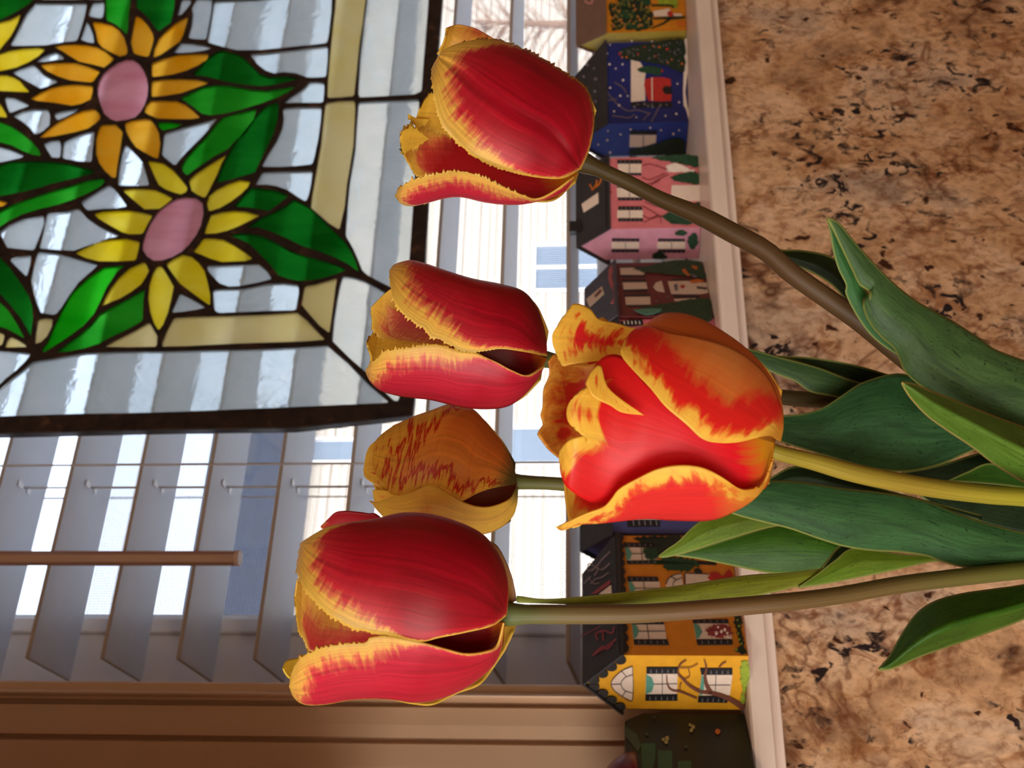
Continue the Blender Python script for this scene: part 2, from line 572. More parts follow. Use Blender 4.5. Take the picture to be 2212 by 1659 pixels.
MB().box((xs2-0.003, Y_SASH+.014, zs0-0.003), (xr-0.087, Y_SASH+.018, Z_HEAD-0.087)).build('window_pane', q.m, win)
# screen wires seen as a fine grid against the sky
b = MB()
wr = 0.00028
P = 0.0023
z = zs0
while z < CAM[2] + 0.46:
    b.box((xs2, Y_SASH+.042-wr, z-wr), (xs2+1.05, Y_SASH+.042+wr, z+wr))
    z += P
x = xs2
while x < xs2+1.05:
    b.box((x-wr, Y_SASH+.0425, zs0), (x+wr, Y_SASH+.0425+wr*2, CAM[2]+0.46))
    x += P
b.build('insect_screen', flat('screen_wire', (96, 104, 120), 0.6), win, kind='stuff', label='fine grey insect screen')

# ------------------------------------------------------------------ venetian blind
M_SLAT = flat('slat_paint', (218, 222, 230), 0.38, 0.03, 30)
M_EDGE_TINT = flat('slat_edge_room_tint', (176, 164, 152), 0.45, 0.03, 30)  # slat colour turned darker and warmer: room light painted on the edges
M_CORD = flat('cord', (196, 190, 186), 0.8, 0.05, 200)
blind = empty('venetian_blind', (X_JAMB, Y_SLAT, Z_SILL), 'white wide-slat blind half open across the window, hanging behind the stained glass', 'blind')
near = [(166, 939), (316, 938), (464.6, 932), (615, 931), (762, 937), (983, 0), (1103, 0), (1223, 0)]
zz = np.array([on_y(a, c, Y_SLAT)[2] for a, c in near])
k = np.array([0, 1, 2, 3, 4, 6, 7, 8])[:len(zz)]
# the fitted pitch of the slats
best = None
for sh in (5, 6):
    kk = np.array([0, 1, 2, 3, 4, sh, sh+1, sh+2])
    A = np.stack([kk, np.ones(8)], 1)
    sol, rs, _, _ = np.linalg.lstsq(A, zz, rcond=None)
    if best is None or rs[0] < best[0]:
        best = (rs[0], sol)
pitch, ztop = -best[1][0], best[1][1]
SW, DROP, TH = 0.0587, 0.0068, 0.0031
xl = float(on_y(545, 1425, Y_SLAT)[0])
xrr = X_RIGHT - 0.02
n_up = 3
i = -n_up
slats = []
while True:
    z = ztop - pitch*i
    if z < Z_SILL + 0.034:
        break
    b = MB()
    y0, y1 = Y_SLAT, Y_SLAT + SW
    b.hexa([(xl, y0, z-TH), (xrr, y0, z-TH), (xrr, y1, z-TH-DROP), (xl, y1, z-TH-DROP),
            (xl, y0, z), (xrr, y0, z), (xrr, y1, z-DROP), (xl, y1, z-DROP)])
    o = b.build('slat', M_SLAT, blind, mats=[M_SLAT, M_EDGE_TINT], bevel=0.0006)
    for pl in o.data.polygons:
        if pl.normal.y < -0.8 or pl.normal.x < -0.8:
            pl.material_index = 1
    slats.append(z)
    i += 1
zb = Z_SILL + 0.002
MB().box((xl, Y_SLAT+0.001, zb), (xrr, Y_SLAT+SW-0.003, zb+0.016)).build('bottom_rail', M_SLAT, blind, bevel=0.002)
ztp = ztop + pitch*n_up
MB().box((xl-0.01, Y_SLAT-0.004, ztp+0.03), (xrr+0.008, Y_SLAT+SW+0.004, ztp+0.085)).build('head_rail', M_SLAT, blind, bevel=0.002)
# ladder cords in front of and behind the slats, lift cord through the slots
for k, px in enumerate((1007, -360, -1700)):
    xc = float(on_y(300, px, Y_SLAT)[0])
    if xc > xrr:
        continue
    for y in (Y_SLAT-0.0016, Y_SLAT+SW+0.0016):
        MB().tube([(xc, y, zb+0.008), (xc+0.0006, y, CAM[2]+0.2), (xc, y, ztp+0.03)], 0.0008, 6).build('ladder_cord', M_CORD, blind)
    xm = float(on_y(300, 1046, Y_SLAT)[0]) - float(on_y(300, 1007, Y_SLAT)[0]) + xc if False else xc - 0.0005
    b = MB()
    b.tube([(xm-0.004, Y_SLAT+SW*0.5, zb+0.008), (xm-0.004, Y_SLAT+SW*0.5, ztp+0.03)], 0.0008, 6)
    b.build('lift_cord', M_CORD, blind)
    for z in slats:
        for f, w in ((0.40, 0.008), (0.60, 0.0045)):
            yc = Y_SLAT + SW*f
            zc = z - TH - DROP*f
            MB().box((xm-0.0065, yc-w/2, zc-0.0006), (xm-0.0015, yc+w/2, zc-0.00002)).build('slot_highlight', flat('slot_highlight_white', (250, 250, 252), 0.25), blind)  # white chips paint the bright highlights at the cord slots
# tilt wand
xw = float(on_y(300, 1206, Y_SLAT-0.012)[0])
p0 = on_y(513, 1206, Y_SLAT-0.012)
p1 = np.array([xw, Y_SLAT-0.012, ztp+0.02])
rw = 16.0*0.84/FPX
wand = MB().tube([p0, p0+(p1-p0)*0.5, p1], rw, 6).build('tilt_wand', flat('wand', (170, 122, 88), 0.4, 0.05, 40), blind, label='brown hexagonal tilt wand')
MB().tube([p0-np.array([0, 0, 0.002]), p0+np.array([0, 0, 0.001])], rw*1.12, 12).build('wand_cap', flat('wand_cap', (208, 178, 160), 0.3), wand, label='pale end cap')

# ------------------------------------------------------------------ outdoors
M_BOUNCE = flat('pale_bounce_ground', (206, 206, 204), 0.9, 0.08, 0.8)  # unseen ground, made pale to bounce light onto the slats
struct('ground', MB().box((-40, 1.0, -1.2), (90, 120, -1.0)), M_BOUNCE)
YN = 17.0
nb = empty('neighbour_house', (14.0, YN, -1.0), 'pale sided house with a slate blue roof seen through the blind', 'house')
M_SIDE = flat('siding', (196, 188, 178), 0.7, 0.04, 0.5)
M_ROOF = flat('slate_roof', (32, 42, 62), 0.9, 0.12, 3.0)
M_NG = flat('far_glass', (112, 130, 152), 0.15, 0.1, 0.6)
ze = float(on_y(640, 1000, YN)[2])
zr = float(on_y(452, 1050, YN+2.6)[2])
x0, x1 = float(on_y(600, 1750, YN)[0]), float(on_y(1000, -900, YN)[0])
MB().box((x0, YN, -1.0), (x1, YN+6, ze)).build('wall', M_SIDE, nb)
b = MB()
bz = -1.0
while bz < ze:
    b.hexa([(x0, YN-0.03, bz), (x1, YN-0.03, bz), (x1, YN, bz), (x0, YN, bz), (x0, YN-0.002, bz+0.15), (x1, YN-0.002, bz+0.15), (x1, YN, bz+0.15), (x0, YN, bz+0.15)])
    bz += 0.152
b.build('lap_siding', M_SIDE, nb, kind='stuff')
zr2 = zr + 0.0
xmid = float(on_y(600, 905, YN)[0])
xm2 = float(on_y(520, 905, YN+2.6)[0])
b = MB()
b.add([(x0-0.3, YN-0.35, ze-0.03), (xmid, YN-0.35, ze-0.03), (xm2, YN+2.6, zr2), (x0-0.3, YN+2.6, zr2),
       (x0-0.3, YN-0.35, ze+0.05), (xmid, YN-0.35, ze+0.05), (xm2, YN+2.6, zr2+0.1), (x0-0.3, YN+2.6, zr2+0.1)],
      [(0, 3, 2, 1), (4, 5, 6, 7), (0, 1, 5, 4), (1, 2, 6, 5), (2, 3, 7, 6), (3, 0, 4, 7)])
b.build('roof', M_ROOF, nb)
def far_window(xa, ya, xb, yb, rails):
    pa, pb = on_y(xb, yb, YN), on_y(xa, ya, YN)     # lower-left, upper-right in the upright view
    X0, X1, Z0, Z1 = pa[0], pb[0], pa[2], pb[2]
    w = 0.06
    b = MB()
    for s_ in ((X0-w, Z0-w, X1+w, Z0), (X0-w, Z1, X1+w, Z1+w), (X0-w, Z0, X0, Z1), (X1, Z0, X1+w, Z1)):
        b.box((s_[0], YN-0.06, s_[1]), (s_[2], YN-0.021, s_[3]))
    for r in rails:
        xx = X0 + (X1-X0)*r
        b.box((xx-0.03, YN-0.055, Z0), (xx+0.03, YN-0.021, Z1))
    f = b.build('window', M_WHITE, nb)
    MB().box((X0, YN-0.035, Z0), (X1, YN-0.02, Z1)).build('pane', M_NG, f)
far_window(1158, 536, 1300, 626, (0.5,))
far_window(1102, 928, 1216, 1000, ())
far_window(672, 955, 780, 998, ())
# a loose garden tree to the right of the neighbour's gable
tr = empty('garden_tree', (float(on_y(1000, 60, 10.0)[0]), 10.0, -1.0), 'sparse brown garden tree outside at the right of the window', 'tree')
tx, ty, tz = tr.location
M_BARK = flat('bark', (150, 120, 100), 0.9, 0.2, 5)
MB().tube([(tx, ty, -1.0), (tx+0.05, ty, 0.4), (tx, ty, 1.6), (tx+0.1, ty, 2.6)], [0.09, 0.07, 0.05, 0.02], 8).build('trunk', M_BARK, tr)
b = MB()
rr = random.Random(3)
for i in range(70):
    z = 0.5 + rr.random()*2.2
    a = rr.random()*6.28
    L = 0.3 + rr.random()*0.8
    p = np.array([tx, ty, z])
    e = p + np.array([math.cos(a)*L, math.sin(a)*L, L*(0.2+rr.random()*0.6)])
    b.tube([p, (p+e)/2 + np.array([0, 0, 0.04]), e], [0.014, 0.009, 0.003], 4)
b.build('branch', M_BARK, tr, kind='stuff')

# ================================================================== STAINED GLASS PANEL
SC4 = 2212/560
ZA, ZB, ZC, ZD, ZE = zm(0, 0, SC4), zm(400, 0, SC4), zm(0, 400, SC4), zm(400, 400, SC4), zm(0, 780, SC4)
GOLD, YEL, GRN, GRD, GRB, CLR, CRM, PUR = 'gold', 'yellow', 'green', 'dark', 'bright', 'clear', 'cream', 'purple'
NAMES = {GOLD: 'petal_glass', YEL: 'petal_glass', GRN: 'leaf_glass', GRD: 'leaf_glass', GRB: 'leaf_glass', CLR: 'clear_glass', CRM: 'border_glass', PUR: 'flower_centre'}
GL = []
def gp(kind, Z, pts, curve=True):
    GL.append((kind, Z(pts), curve))
# upper flower (gold)
gp(PUR, ZA, [(1080,520),(1140,522),(1190,555),(1230,610),(1258,680),(1270,750),(1265,830),(1240,910),(1205,970),(1160,1015),(1090,1035),(1000,1048),(950,1030),(895,985),(860,900),(838,820),(835,760),(850,700),(885,640),(940,590),(1010,545)])
gp(GOLD, ZA, [(790,195),(870,205),(960,225),(1020,265),(1065,330),(1090,420),(1095,475),(1030,497),(960,465),(880,420),(840,375),(820,280)])
gp(GOLD, ZA, [(1165,140),(1215,170),(1270,230),(1310,300),(1318,350),(1300,420),(1275,500),(1210,490),(1145,470),(1120,370),(1135,290),(1150,210)])
gp(GOLD, ZA, [(1610,150),(1600,210),(1570,310),(1540,370),(1460,425),(1380,480),(1310,508),(1320,430),(1360,340),(1410,285),(1500,210)])
gp(GOLD, ZA, [(1790,470),(1770,520),(1700,570),(1600,615),(1480,650),(1300,672),(1298,550),(1400,510),(1520,480),(1660,472)])
gp(GOLD, ZA, [(1795,718),(1740,740),(1660,770),(1550,810),(1420,830),(1295,842),(1293,780),(1298,700),(1400,688),(1520,684),(1680,690)])
gp(GOLD, ZA, [(1720,1018),(1640,1030),(1480,1030),(1350,1025),(1280,995),(1232,970),(1250,910),(1290,870),(1380,868),(1510,872),(1590,905),(1660,960)])
gp(GOLD, ZA, [(1355,1372),(1310,1355),(1240,1315),(1165,1270),(1115,1200),(1080,1130),(1068,1060),(1130,1040),(1240,1022),(1290,1030),(1330,1080),(1362,1150),(1375,1240),(1365,1310)])
gp(GOLD, ZA, [(995,1535),(960,1525),(900,1470),(850,1400),(825,1320),(825,1200),(845,1120),(870,1075),(990,1072),(1030,1110),(1055,1140),(1040,1240),(1020,1360),(1005,1450)])
gp(GOLD, ZA, [(335,1192),(400,1130),(490,1060),(600,1000),(700,960),(815,938),(850,980),(870,1020),(830,1060),(760,1110),(650,1140),(480,1175)])
gp(GOLD, ZA, [(260,855),(350,800),(440,760),(540,738),(650,730),(800,742),(798,800),(780,862),(700,900),(620,915),(470,890),(330,875)])
gp(GOLD, ZA, [(345,562),(440,550),(560,545),(650,548),(760,578),(865,622),(830,670),(795,718),(700,710),(600,698),(500,665),(410,620)])
gp(GOLD, ZA, [(460,408),(540,392),(640,390),(740,395),(830,412),(900,445),(985,515),(940,555),(895,590),(800,565),(680,540),(600,490),(540,450)])
# flower cut by the edge of the photograph
gp(YEL, ZA, [(185,130),(160,210),(130,270),(95,330),(40,395),(0,445),(-60,480),(-60,240),(0,205),(90,180)])
gp(YEL, ZA, [(395,435),(340,490),(260,540),(150,590),(0,622),(-60,630),(-60,500),(0,472),(80,445),(200,425),(330,418)])
gp(YEL, ZA, [(265,800),(150,797),(0,790),(-60,788),(-60,655),(0,652),(60,650),(120,668),(175,700),(210,745)])
gp(YEL, ZA, [(70,1018),(0,1010),(-60,1000),(-60,870),(0,890),(40,950),(60,985)])
gp(GRD, ZA, [(300,0),(250,50),(170,100),(90,145),(0,190),(-60,215),(-60,-60),(310,-60)], False)
# clear pieces round the upper flower
for pts in ([(310,40),(560,42),(750,38),(735,130),(710,220),(680,315),(665,362),(540,375),(400,400),(220,405),(95,405),(130,330),(180,230),(230,130)],
            [(350,10),(725,8),(725,-60),(350,-60)], [(760,10),(895,10),(895,-60),(760,-60)],
            [(795,35),(895,30),(893,110),(880,172),(820,165),(760,150),(775,90)], [(745,190),(775,250),(800,310),(812,385),(760,375),(695,355),(715,280)],
            [(480,458),(520,475),(560,518),(470,528),(400,540),(312,543),(360,505),(420,475)],
            [(290,562),(330,600),(380,650),(440,680),(508,708),(430,745),(355,770),(280,730),(200,685),(108,630),(180,600)],
            [(45,840),(130,850),(200,880),(265,915),(180,945),(90,980),(70,920)],
            [(115,1000),(190,965),(290,942),(420,945),(435,1010),(430,1080),(380,1130),(310,1165),(260,1100),(190,1045)],
            [(465,980),(540,960),(690,940),(640,975),(570,1010),(500,1038),(480,1015)],
            [(380,1240),(440,1215),(520,1208),(528,1280),(520,1362),(450,1355),(420,1310)],
            [(550,1220),(640,1180),(740,1140),(815,1132),(808,1210),(795,1300),(790,1395),(680,1390),(590,1375),(535,1360),(540,1290)],
            [(-60,1250),(0,1262),(80,1285),(150,1310),(220,1342),(170,1365),(80,1385),(0,1400),(-60,1405)],
            [(1865,1022),(1800,1100),(1740,1170),(1660,1250),(1600,1310),(1545,1370),(1500,1428),(1440,1380),(1385,1335),(1398,1230),(1405,1150),(1550,1105),(1720,1060)],
            [(1075,1240),(1130,1290),(1190,1350),(1225,1400),(1250,1490),(1280,1595),(1200,1600),(1010,1595),(1020,1480),(1045,1320)],
            [(1555,5),(1640,3),(1630,50),(1580,110),(1545,145),(1520,148),(1535,90)],
            [(1680,0),(1815,0),(1810,90),(1790,220),(1765,350),(1690,350),(1612,340),(1640,230),(1650,130),(1640,80)],
            [(1550,378),(1640,382),(1740,400),(1815,425),(1740,445),(1640,460),(1550,465),(1480,465)]):
    gp(CLR, ZA, pts, False)
gp(GRN, ZA, [(-60,1030),(0,1045),(100,1085),(200,1150),(280,1220),(330,1280),(360,1345),(290,1335),(200,1300),(100,1250),(0,1225),(-60,1210)])
gp(GRD, ZA, [(-60,1470),(0,1420),(100,1390),(250,1385),(450,1390),(600,1410),(720,1440),(830,1475),(760,1505),(620,1540),(450,1580),(350,1612),(200,1650),(0,1690),(-60,1700)])
gp(GRN, ZC, [(880,-50),(905,-20),(870,20),(780,70),(650,130),(500,180),(350,215),(200,260),(80,320),(0,375),(-60,400),(-60,260),(0,230),(150,160),(300,110),(450,60),(600,15),(750,-30)])
gp(GOLD, ZC, [(-60,130),(0,140),(80,160),(40,190),(0,200),(-60,210)], False)
gp(GRB, ZA, [(1345,1055),(1450,1052),(1570,1075),(1480,1110),(1385,1128),(1360,1090)], False)
gp(GRN, ZA, [(905,-60),(1125,-60),(1118,40),(1105,150),(1100,230),(1090,315),(1050,270),(990,220),(910,185),(905,100)], False)
gp(GRD, ZA, [(1175,-60),(1500,-60),(1495,50),(1480,140),(1460,210),(1400,250),(1360,285),(1330,250),(1280,180),(1225,120),(1165,80)], False)
gp(CLR, ZC, [(935,8),(980,40),(1020,90),(1095,195),(1000,210),(880,215),(750,228),(720,190),(695,155),(780,100),(860,50)], False)
# right of the flowers
for pts in ([(250,20),(600,8),(860,-20),(1255,-20),(1250,120),(1230,300),(1215,380),(1100,395),(900,415),(650,440),(450,442),(330,415),(195,375),(215,250)],
            [(555,475),(700,462),(900,440),(1100,415),(1220,402),(1220,520),(1205,670),(1120,675),(1050,675),(950,640),(850,628),(760,640),(690,615),(620,560)],
            [(1060,710),(1120,705),(1190,715),(1190,800),(1180,890),(1000,890),(845,892),(900,840),(980,790),(1030,750)],
            [(835,935),(950,925),(1150,922),(1168,940),(1160,1050),(1140,1200),(1110,1340),(1090,1415),(950,1430),(800,1438),(655,1435),(700,1350),(780,1220),(830,1110),(845,1020)]):
    gp(CLR, ZB, pts, False)
gp(CLR, ZD, [(605,10),(660,-100),(800,-105),(1090,-112),(1080,0),(1060,90),(1035,155),(960,110),(880,55),(780,20),(700,8)], False)
gp(CRM, ZB, [(1290,-60),(1550,-60),(1545,0),(1520,200),(1490,400),(1470,600),(1445,835),(1330,845),(1215,850),(1220,700),(1235,500),(1260,250),(1280,80)], False)
gp(CRM, ZB, [(1200,890),(1320,872),(1450,868),(1455,950),(1440,1250),(1400,1500),(1385,1580),(1365,1780),(1320,1975),(1230,1920),(1150,1850),(1075,1785),(1085,1680),(1120,1480),(1160,1250),(1185,1000)], False)
gp(CLR, ZB, [(1560,-60),(1555,0),(1530,200),(1495,500),(1478,800),(1485,845),(1700,835),(1960,818),(2010,795),(2028,760),(2035,600),(2050,400),(2075,100),(2080,-60)], False)
gp(CLR, ZD, [(1480,-698),(2000,-722),(1985,-450),(1955,50),(1930,500),(1905,900),(1885,970),(1800,905),(1690,850),(1560,780),(1515,740),(1480,650),(1440,560),(1400,490),(1370,440),(1375,350),(1390,150),(1405,0),(1455,-300)], False)
gp(CLR, ZD, [(1345,785),(1430,795),(1530,825),(1640,885),(1740,945),(1880,1010),(1862,1300),(1845,1600),(1835,1810),(1820,1855),(1785,1850),(1700,1770),(1560,1620),(1400,1480),(1258,1340),(1270,1180),(1300,980),(1325,850)], False)
# border under and beside the flowers
gp(CLR, ZE, [(285,15),(330,5),(450,-10),(740,-60),(1000,-70),(1360,-74),(2212,-92),(2500,-105),(2800,-126),(2960,12),(3120,182),(3320,352),(3300,376),(3030,383),(2430,408),(1880,436),(1300,453),(690,461),(300,473),(130,478),(0,485),(-60,488),(-60,300),(0,250),(100,165),(200,85)], False)
gp(CLR, ZC, [(-60,1425),(0,1425),(150,1432),(275,1448),(230,1510),(150,1590),(60,1660),(0,1720),(-60,1775)], False)
gp(CRM, ZC, [(1490,1140),(1700,1130),(2212,1115),(2540,1095),(2620,1160),(2700,1245),(2780,1330),(2600,1345),(2000,1365),(1600,1385),(1385,1390),(1390,1350),(1430,1250)], False)
gp(CRM, ZC, [(1280,1178),(1310,1230),(1350,1300),(1345,1390),(1100,1395),(890,1390),(1000,1330),(1150,1255)], False)
gp(CRM, ZC, [(330,1155),(400,1145),(460,1150),(450,1220),(410,1300),(360,1350),(305,1368),(312,1280)], False)
gp(CRM, ZC, [(95,1300),(150,1325),(210,1360),(245,1393),(150,1395),(50,1397),(65,1340)], False)
gp(CRM, ZC, [(-60,1265),(0,1265),(50,1285),(40,1340),(25,1380),(-60,1385)], False)
gp(CRM, ZD, [(1300,800),(1285,900),(1260,1100),(1235,1275),(1150,1210),(1070,1120),(995,1030),(1010,940),(1025,870),(1120,855),(1220,825)], False)
# lower flower (yellow)
gp(PUR, ZC, [(1590,112),(1680,120),(1735,165),(1742,260),(1720,360),(1680,440),(1620,520),(1560,580),(1480,625),(1390,655),(1320,658),(1260,620),(1222,560),(1225,510),(1250,420),(1290,330),(1350,240),(1430,170),(1510,125)])
for pts in ([(1045,50),(1140,40),(1240,42),(1330,52),(1410,85),(1485,125),(1430,170),(1370,215),(1240,220),(1180,170),(1110,110)],
            [(805,255),(880,235),(1000,226),(1110,226),(1220,245),(1312,268),(1270,340),(1225,430),(1110,432),(1050,415),(950,360),(850,300)],
            [(645,590),(720,550),(840,495),(960,470),(1080,465),(1200,492),(1190,560),(1165,655),(1000,663),(850,662),(740,635)],
            [(870,1045),(900,980),(950,890),(1020,800),(1110,720),(1240,662),(1260,700),(1278,745),(1250,800),(1210,860),(1130,920),(1030,980)],
            [(1360,1255),(1320,1190),(1285,1090),(1270,980),(1280,860),(1310,760),(1345,700),(1385,700),(1440,790),(1490,880),(1470,980),(1440,1100),(1400,1200)],
            [(1800,1040),(1720,985),(1630,920),(1540,850),(1480,770),(1420,685),(1480,640),(1560,600),(1640,620),(1700,670),(1750,740),(1780,850),(1800,950)],
            [(2165,640),(2100,660),(1900,668),(1800,640),(1720,605),(1650,578),(1700,520),(1740,460),(1830,465),(1910,475),(2000,520),(2090,580)],
            [(2225,270),(2150,310),(2050,360),(1950,400),(1850,425),(1745,430),(1770,350),(1805,265),(1900,240),(2000,228),(2100,235)],
            [(2145,-20),(2120,30),(2060,90),(1980,150),(1880,210),(1785,238),(1770,170),(1790,100),(1850,50),(1950,0),(2050,-35)],
            [(1940,-252),(1900,-180),(1860,-80),(1810,20),(1770,100),(1750,122),(1690,95),(1640,60),(1615,-30),(1680,-90),(1770,-150),(1860,-205)],
            [(1262,-200),(1330,-190),(1400,-175),(1480,-120),(1550,-40),(1605,30),(1600,70),(1550,92),(1500,80),(1420,50),(1360,10),(1325,-60),(1295,-130)]):
    gp(YEL, ZC, pts)
# leaves
gp(GRD, ZB, [(280,450),(330,440),(420,465),(500,500),(560,560),(640,640),(720,668),(850,660),(990,680),(920,700),(780,735),(650,750),(500,735),(350,710),(200,670),(60,650),(120,590),(190,510)])
gp(GRN, ZB, [(-40,850),(60,800),(150,755),(250,735),(380,740),(560,775),(700,785),(860,760),(960,745),(880,800),(780,850),(640,900),(480,950),(330,985),(220,998),(150,985),(80,930)])
gp(GRN, ZB, [(620,935),(590,1030),(520,1130),(430,1220),(370,1285),(250,1350),(130,1430),(20,1510),(0,1490),(-30,1440),(10,1360),(80,1280),(180,1180),(260,1080),(330,1010),(450,975)])
gp(GRD, ZB, [(800,880),(800,950),(790,1050),(760,1150),(700,1280),(640,1400),(600,1485),(480,1520),(380,1550),(270,1575),(300,1480),(350,1370),(400,1270),(480,1160),(560,1060),(640,960),(700,910)])
gp(GRD, ZD, [(560,35),(640,35),(760,50),(890,100),(820,160),(720,235),(640,220),(560,205),(420,195),(480,120)], False)
gp(GRD, ZD, [(930,130),(1050,190),(1170,300),(1270,400),(1350,470),(1420,570),(1465,680),(1485,755),(1400,690),(1280,630),(1150,580),(1000,530),(880,470),(740,410),(620,370),(520,375),(650,290),(780,230),(870,180)])
gp(GRD, ZD, [(370,430),(480,420),(560,425),(650,440),(780,500),(900,570),(1050,620),(1200,660),(1320,700),(1385,735),(1290,770),(1200,800),(1080,825),(960,828),(880,810),(800,780),(720,680),(640,600),(560,520),(460,470)])
gp(GRB, ZC, [(1070,695),(1000,760),(920,880),(860,1010),(810,1110),(720,1210),(600,1300),(480,1380),(380,1440),(365,1420),(420,1340),(470,1220),(530,1090),(620,930),(760,800),(890,712),(980,700)])
gp(GRN, ZC, [(1245,890),(1230,1000),(1225,1170),(1100,1240),(950,1310),(850,1365),(740,1400),(600,1430),(480,1440),(560,1380),(680,1290),(780,1200),(850,1110),(960,1050),(1100,980)], False)
gp(GRD, ZC, [(0,620),(60,680),(130,770),(200,870),(260,970),(285,1060),(290,1150),(270,1310),(240,1240),(180,1140),(100,1040),(0,930),(-60,880),(-60,580)], False)
gp(GRN, ZC, [(-60,960),(0,1000),(80,1080),(150,1190),(220,1320),(150,1280),(60,1235),(-60,1200)], False)
for pts in ([(380,270),(385,340),(350,440),(300,568),(200,560),(70,545),(30,470),(0,410),(80,350),(200,300)],
            [(410,248),(560,238),(680,210),(750,290),(850,360),(950,410),(1035,445),(920,470),(780,520),(640,572),(500,565),(340,552),(370,440)],
            [(85,640),(160,620),(275,608),(265,700),(235,795),(190,750),(130,690)],
            [(330,575),(480,592),(600,620),(740,660),(850,690),(760,770),(680,840),(600,950),(530,1060),(480,1120),(350,1100),(320,1020),(290,910),(272,820),(300,690)],
            [(1765,695),(1900,695),(2212,685),(2280,740),(2325,812),(2200,845),(2060,872),(1960,878),(1880,850),(1820,790),(1780,740)],
            [(1825,900),(1900,895),(2080,892),(2280,852),(2420,845),(2552,862),(2555,930),(2530,1080),(2280,1085),(1880,1102),(1835,1085),(1825,1000)],
            [(1540,930),(1620,970),(1700,1015),(1765,1055),(1680,1075),(1580,1090),(1470,1103),(1495,1040),(1520,980)]):
    gp(CLR, ZC, pts, False)
# the panel goes on beyond the edge of the photograph
raw = lambda pts: pts
for x0_, x1_, kd in ((-125, 95, CLR), (105, 330, CLR), (340, 685, CLR), (700, 765, CRM), (776, 925, CLR)):
    for y0_, y1_ in ((-160, -22), (-292, -168)):
        gp(kd, raw, [(x0_, y0_), (x1_, y0_), (x1_, y1_), (x0_, y1_)], False)
for y0_, y1_, kd in ((-10, 205, CLR), (215, 425, CLR), (435, 640, CLR), (650, 735, CRM), (750, 895, CLR)):
    for x0_, x1_ in ((-128, -75), (-67, -22)):
        gp(kd, raw, [(x0_, y0_), (x1_, y0_), (x1_, y1_), (x0_, y1_)], False)

ART = {
    GOLD: art_glass('gold_art_glass', (244, 184, 30), (250, 204, 84), 1, 0.38, 26, milk=0.6),
    YEL: art_glass('yellow_art_glass', (244, 222, 36), (252, 238, 110), 1, 0.38, 26, milk=0.6),
    GRN: art_glass('green_art_glass', (28, 160, 34), (70, 190, 60), 1, 0.32, 28, True, milk=0.5),
    GRD: art_glass('dark_green_art_glass', (4, 110, 26), (30, 144, 44), 1, 0.32, 34, True, milk=0.5),
    GRB: art_glass('bright_green_art_glass', (10, 184, 20), (60, 206, 44), 1, 0.32, 24, True, milk=0.5),
    CLR: art_glass('clear_water_glass', (226, 236, 238), (240, 246, 248), 1, 0.09, 30, bump=1.0, milk=0.33),
    CRM: art_glass('cream_art_glass', (240, 226, 164), (248, 238, 196), 1, 0.4, 18, milk=0.65),
    PUR: art_glass('mauve_art_glass', (222, 158, 168), (238, 190, 196), 1, 0.36, 60, True, milk=0.65),
}
q = NT('lead_came')
co = q.n('TexCoord').outputs['Object']
f = q.noise(co, 55, 4, 0.6, 0.6)
q.l(q.ramp(f, [(0.35, lin((40, 33, 33))), (0.60, lin((62, 50, 46))), (0.74, lin((112, 78, 60)))]), q.b.inputs['Base Color'])
q.b.inputs['Metallic'].default_value = 0.55
q.b.inputs['Roughness'].default_value = 0.45
q.bump(f, 0.25, 0.001)
M_LEAD = q.m

OUTER = [(-172, -335), (990, -335), (957, 0), (945, 152), (926.6, 445), (920, 560), (905, 770), (893, 903), (640, 930), (400, 933), (0, 942), (-172, 947)]
INNER = [(-140, -300), (955, -300), (927, 0), (915, 152), (893.6, 445), (886, 557), (872, 760), (863, 873), (640, 883), (400, 893), (0, 904), (-140, 908)]
base = on_y(890, 900, Y_PANEL)
panel = empty('stained_glass_panel', base, 'leaded stained glass panel of yellow sunflowers and green leaves hung before the blind', 'stained glass')
def P2(pts):
    return [(p[0], p[2]) for p in (on_y(x, y, Y_PANEL) for x, y in pts)]
def round_poly(pts):
    """softens the corners a little, keeps the tips"""
    p = np.asarray(pts, float)
    n = len(p)
    out = []
    for i in range(n):
        a, b, c = p[i-1], p[i], p[(i+1) % n]
        u, w = a-b, c-b
        cosang = np.dot(u, w)/(np.linalg.norm(u)*np.linalg.norm(w)+1e-9)
        if cosang > -0.55:
            r = min(3.5, 0.3*np.linalg.norm(u), 0.3*np.linalg.norm(w))
            out += [b + u/np.linalg.norm(u)*r, b + w/np.linalg.norm(w)*r]
        else:
            out.append(b)
    return out
pieces2d = []
for kind, pts, curve in GL:
    pts = round_poly(pts)
    poly = P2(pts)
    pieces2d.append(poly)
    MB().prism([(x, Y_PANEL-0.0011, z) for x, z in poly], (0, 0.0022, 0)).build(NAMES[kind], ART[kind], panel)

